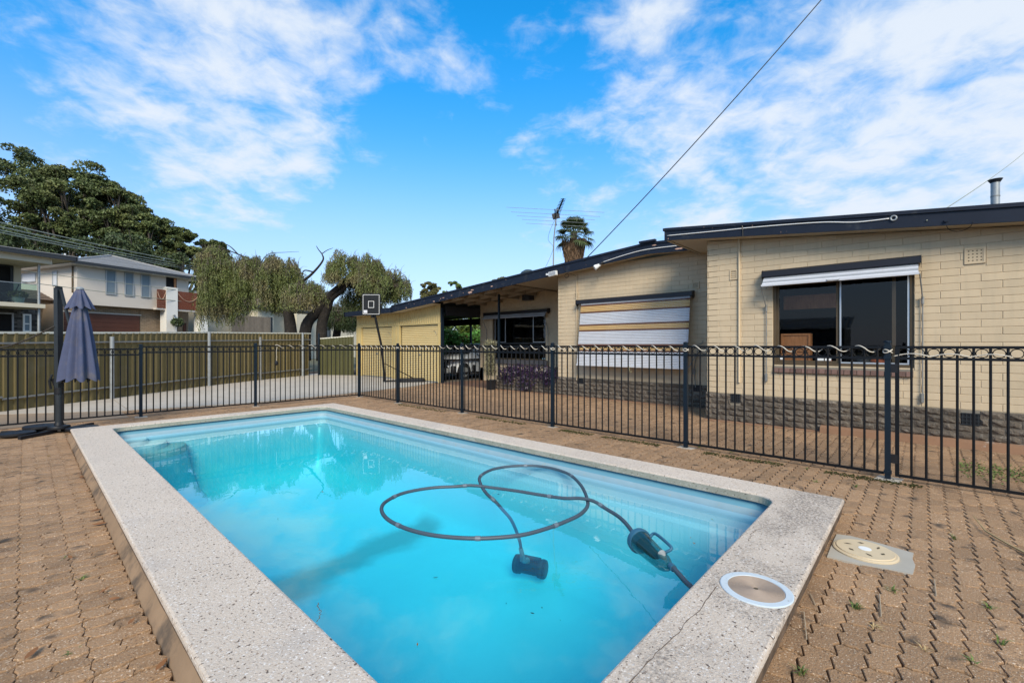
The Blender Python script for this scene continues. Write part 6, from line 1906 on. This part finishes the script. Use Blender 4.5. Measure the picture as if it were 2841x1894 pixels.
weeping('big weeping tree with dark leaning trunks and olive-brown hanging foliage behind the street fence', (815, 23.5, 925),
        [([(812, 1000, 23.5), (806, 905, 23.5), (797, 850, 23.5), (790, 815, 23.6), (805, 760, 23.8)], .36, .10),
         ([(845, 1000, 23.6), (850, 905, 23.6), (885, 860, 23.6), (915, 820, 23.4), (960, 780, 23.2), (1000, 750, 23)], .34, .08),
         ([(895, 1000, 23.7), (893, 905, 23.7), (908, 855, 23.6), (925, 815, 23.5), (965, 770, 23.4), (1010, 728, 23.2)], .32, .07),
         ([(797, 850, 23.5), (770, 790, 23.6), (720, 735, 23.8), (660, 705, 24), (620, 690, 24)], .07, .02),
         ([(800, 800, 23.6), (842, 778, 23.6), (870, 755, 23.5), (896, 722, 23.4), (893, 704, 23.4)], .09, .03),
         ([(893, 704, 23.4), (882, 690, 23.4), (878, 682, 23.4)], .03, .012), ([(893, 704, 23.4), (908, 694, 23.4), (924, 688, 23.4)], .025, .01), ([(870, 755, 23.5), (845, 750, 23.5), (838, 765, 23.5)], .04, .02),
         ([(908, 840, 23.6), (925, 825, 23.4), (950, 805, 23.3), (990, 765, 23.1), (1050, 740, 23)], .16, .06), ([(660, 705, 24), (640, 685, 24), (615, 672, 24)], .035, .012), ([(720, 735, 23.8), (745, 705, 23.6), (790, 700, 23.5), (830, 698, 23.4)], .022, .006)],
        [(573, 676, 30, 830, 24.5, 130), (600, 690, 58, 905, 24, 420), (655, 712, 52, 880, 24, 330), (560, 860, 0.1, 925, 24, 0), (762, 704, 48, 870, 23.5, 300), (745, 800, 30, 875, 23.8, 90),
         (838, 768, 55, 872, 23.2, 330), (815, 718, 34, 830, 24.2, 150), (700, 706, 40, 830, 24, 220), (790, 740, 45, 880, 23.9, 200), (880, 790, 36, 870, 23.9, 150), (925, 730, 22, 800, 23.1, 90), (1110, 775, 24, 850, 22.6, 110), (862, 772, 40, 850, 23.9, 170), (560, 790, 20, 925, 24.2, 120), (640, 800, 30, 915, 24.3, 120), (980, 720, 50, 800, 23.2, 200), (958, 694, 42, 800, 23.0, 220), (1030, 706, 55, 830, 22.6, 420), (1085, 745, 52, 845, 22.3, 330), (990, 760, 48, 870, 24.2, 260), (1050, 790, 50, 850, 23.5, 220)],
        LEAFP)
weeping('darker weeping tree with a leaning trunk just behind the corner of the garage', (925, 28, 925),
        [([(925, 1000, 28), (938, 905, 28), (950, 880, 28), (965, 860, 28)], .28, .10)],
        [(940, 850, 42, 925, 28, 230), (985, 845, 40, 930, 28, 230), (965, 820, 50, 890, 28.5, 260), (1040, 830, 60, 900, 29, 200)], LEAFP2)
# palm
pc = Dp(1592, 36, 645); pb_ = Vector((pc.x, pc.y, 0))
pm_ = thing('palm_tree', 'tall fan palm with a shaggy brown skirt rising behind the main roof', 'tree', tuple(pb_))
MB().tube([pb_, pb_.lerp(pc, .5), pc], [.38, .3, .26], 12).build('trunk', BARKG, pm_, smooth=True)
zsk = Dp(1592, 36, 735).z
n_ = 2600
hh = rng.uniform(0, 1, n_); an_ = rng.uniform(0, 6.283, n_); rad = .46 + .42 * hh ** .6 + rng.normal(0, .05, n_)
C = np.column_stack([pc.x + np.cos(an_) * rad, pc.y + np.sin(an_) * rad, zsk + (pc.z - .7 - zsk) * hh])
A_ = np.column_stack([np.cos(an_) * .06, np.sin(an_) * .06, np.full(n_, -1.0)]) * rng.uniform(.15, .32, (n_, 1)); B_ = np.cross(A_, rvec(n_)); B_ *= .028 / (np.linalg.norm(B_, axis=1)[:, None] + 1e-9)
quads('skirt', C, A_, B_, PALMT, pm_)
def frond(hd, el, L_, fan, par, mat=PALML):
    mb = MB()
    d = Vector((math.cos(hd) * math.cos(el), math.sin(hd) * math.cos(el), math.sin(el)))
    side = Vector((-math.sin(hd), math.cos(hd), 0)); upv = d.cross(side) * -1
    p0 = pc + Vector((0, 0, -.1)); hub = p0 + d * L_ + Vector((0, 0, -.12 * L_))
    mb.tube([p0, p0.lerp(hub, .5) + Vector((0, 0, .05)), hub], [.035, .025, .018], 5)
    m = 17
    for k in range(m):
        a = R(-105 + 210 * k / (m - 1))
        dd = (d * math.cos(a) + side * math.sin(a)).normalized()
        w_ = .05
        q = dd.cross(upv).normalized() * w_
        l1 = hub + dd * fan * .55 + Vector((0, 0, -.04)); l2 = hub + dd * fan * .85 + Vector((0, 0, -.09 - random.uniform(0, .06))); l3 = hub + dd * fan * 1.02 + Vector((0, 0, -.26 - random.uniform(0, .2)))
        mb.add([hub, l1 - q, l1 + q, l2 - q * .7, l2 + q * .7, l3], [(0, 1, 2), (1, 3, 4, 2), (3, 5, 4)])
    mb.build('frond', mat, par)
for k in range(30):
    el = R(80 - 118 * (k / 30) ** .95) + random.uniform(-.12, .12)
    frond(k * 2.399, el, random.uniform(.95, 1.3) * (.85 + .15 * (k / 30)), random.uniform(.62, .80), pm_)
# dark garden shed behind the camera; it shows only as a reflection in the window
shd = thing('garden_shed', 'dark ribbed steel garden shed mirrored in the right-hand window', 'shed', (-6.5, 4.3, 0))
sw_ = MB(); lo, hi = [], []
yy = 2.4
while yy < 6.4:
    for f_, o in ((0, 0), (.5, 0), (.6, .04), (.9, .04)): lo.append((-5.2 + o, yy + f_ * .25, 0)); hi.append((-5.2 + o, yy + f_ * .25, 2.1))
    yy += .25
k_ = len(lo); sw_.add(lo + hi, [(k, k + 1, k_ + k + 1, k_ + k) for k in range(k_ - 1)]); sw_.box(-7.5, -5.25, 2.4, 6.4, 0, 2.1)
sw_.build('wall', SHEDM, shd)
sr = MB(); yy = 2.2
while yy < 6.6:
    sr.bar((-4.95, yy, 2.12), (-6.4, yy, 2.62), .07, .05); yy += .16
sr.add([(-4.95, 2.2, 2.10), (-4.95, 6.6, 2.10), (-6.4, 6.6, 2.60), (-6.4, 2.2, 2.60)], [(0, 1, 2, 3)])
sr.build('roof', GALV, shd)
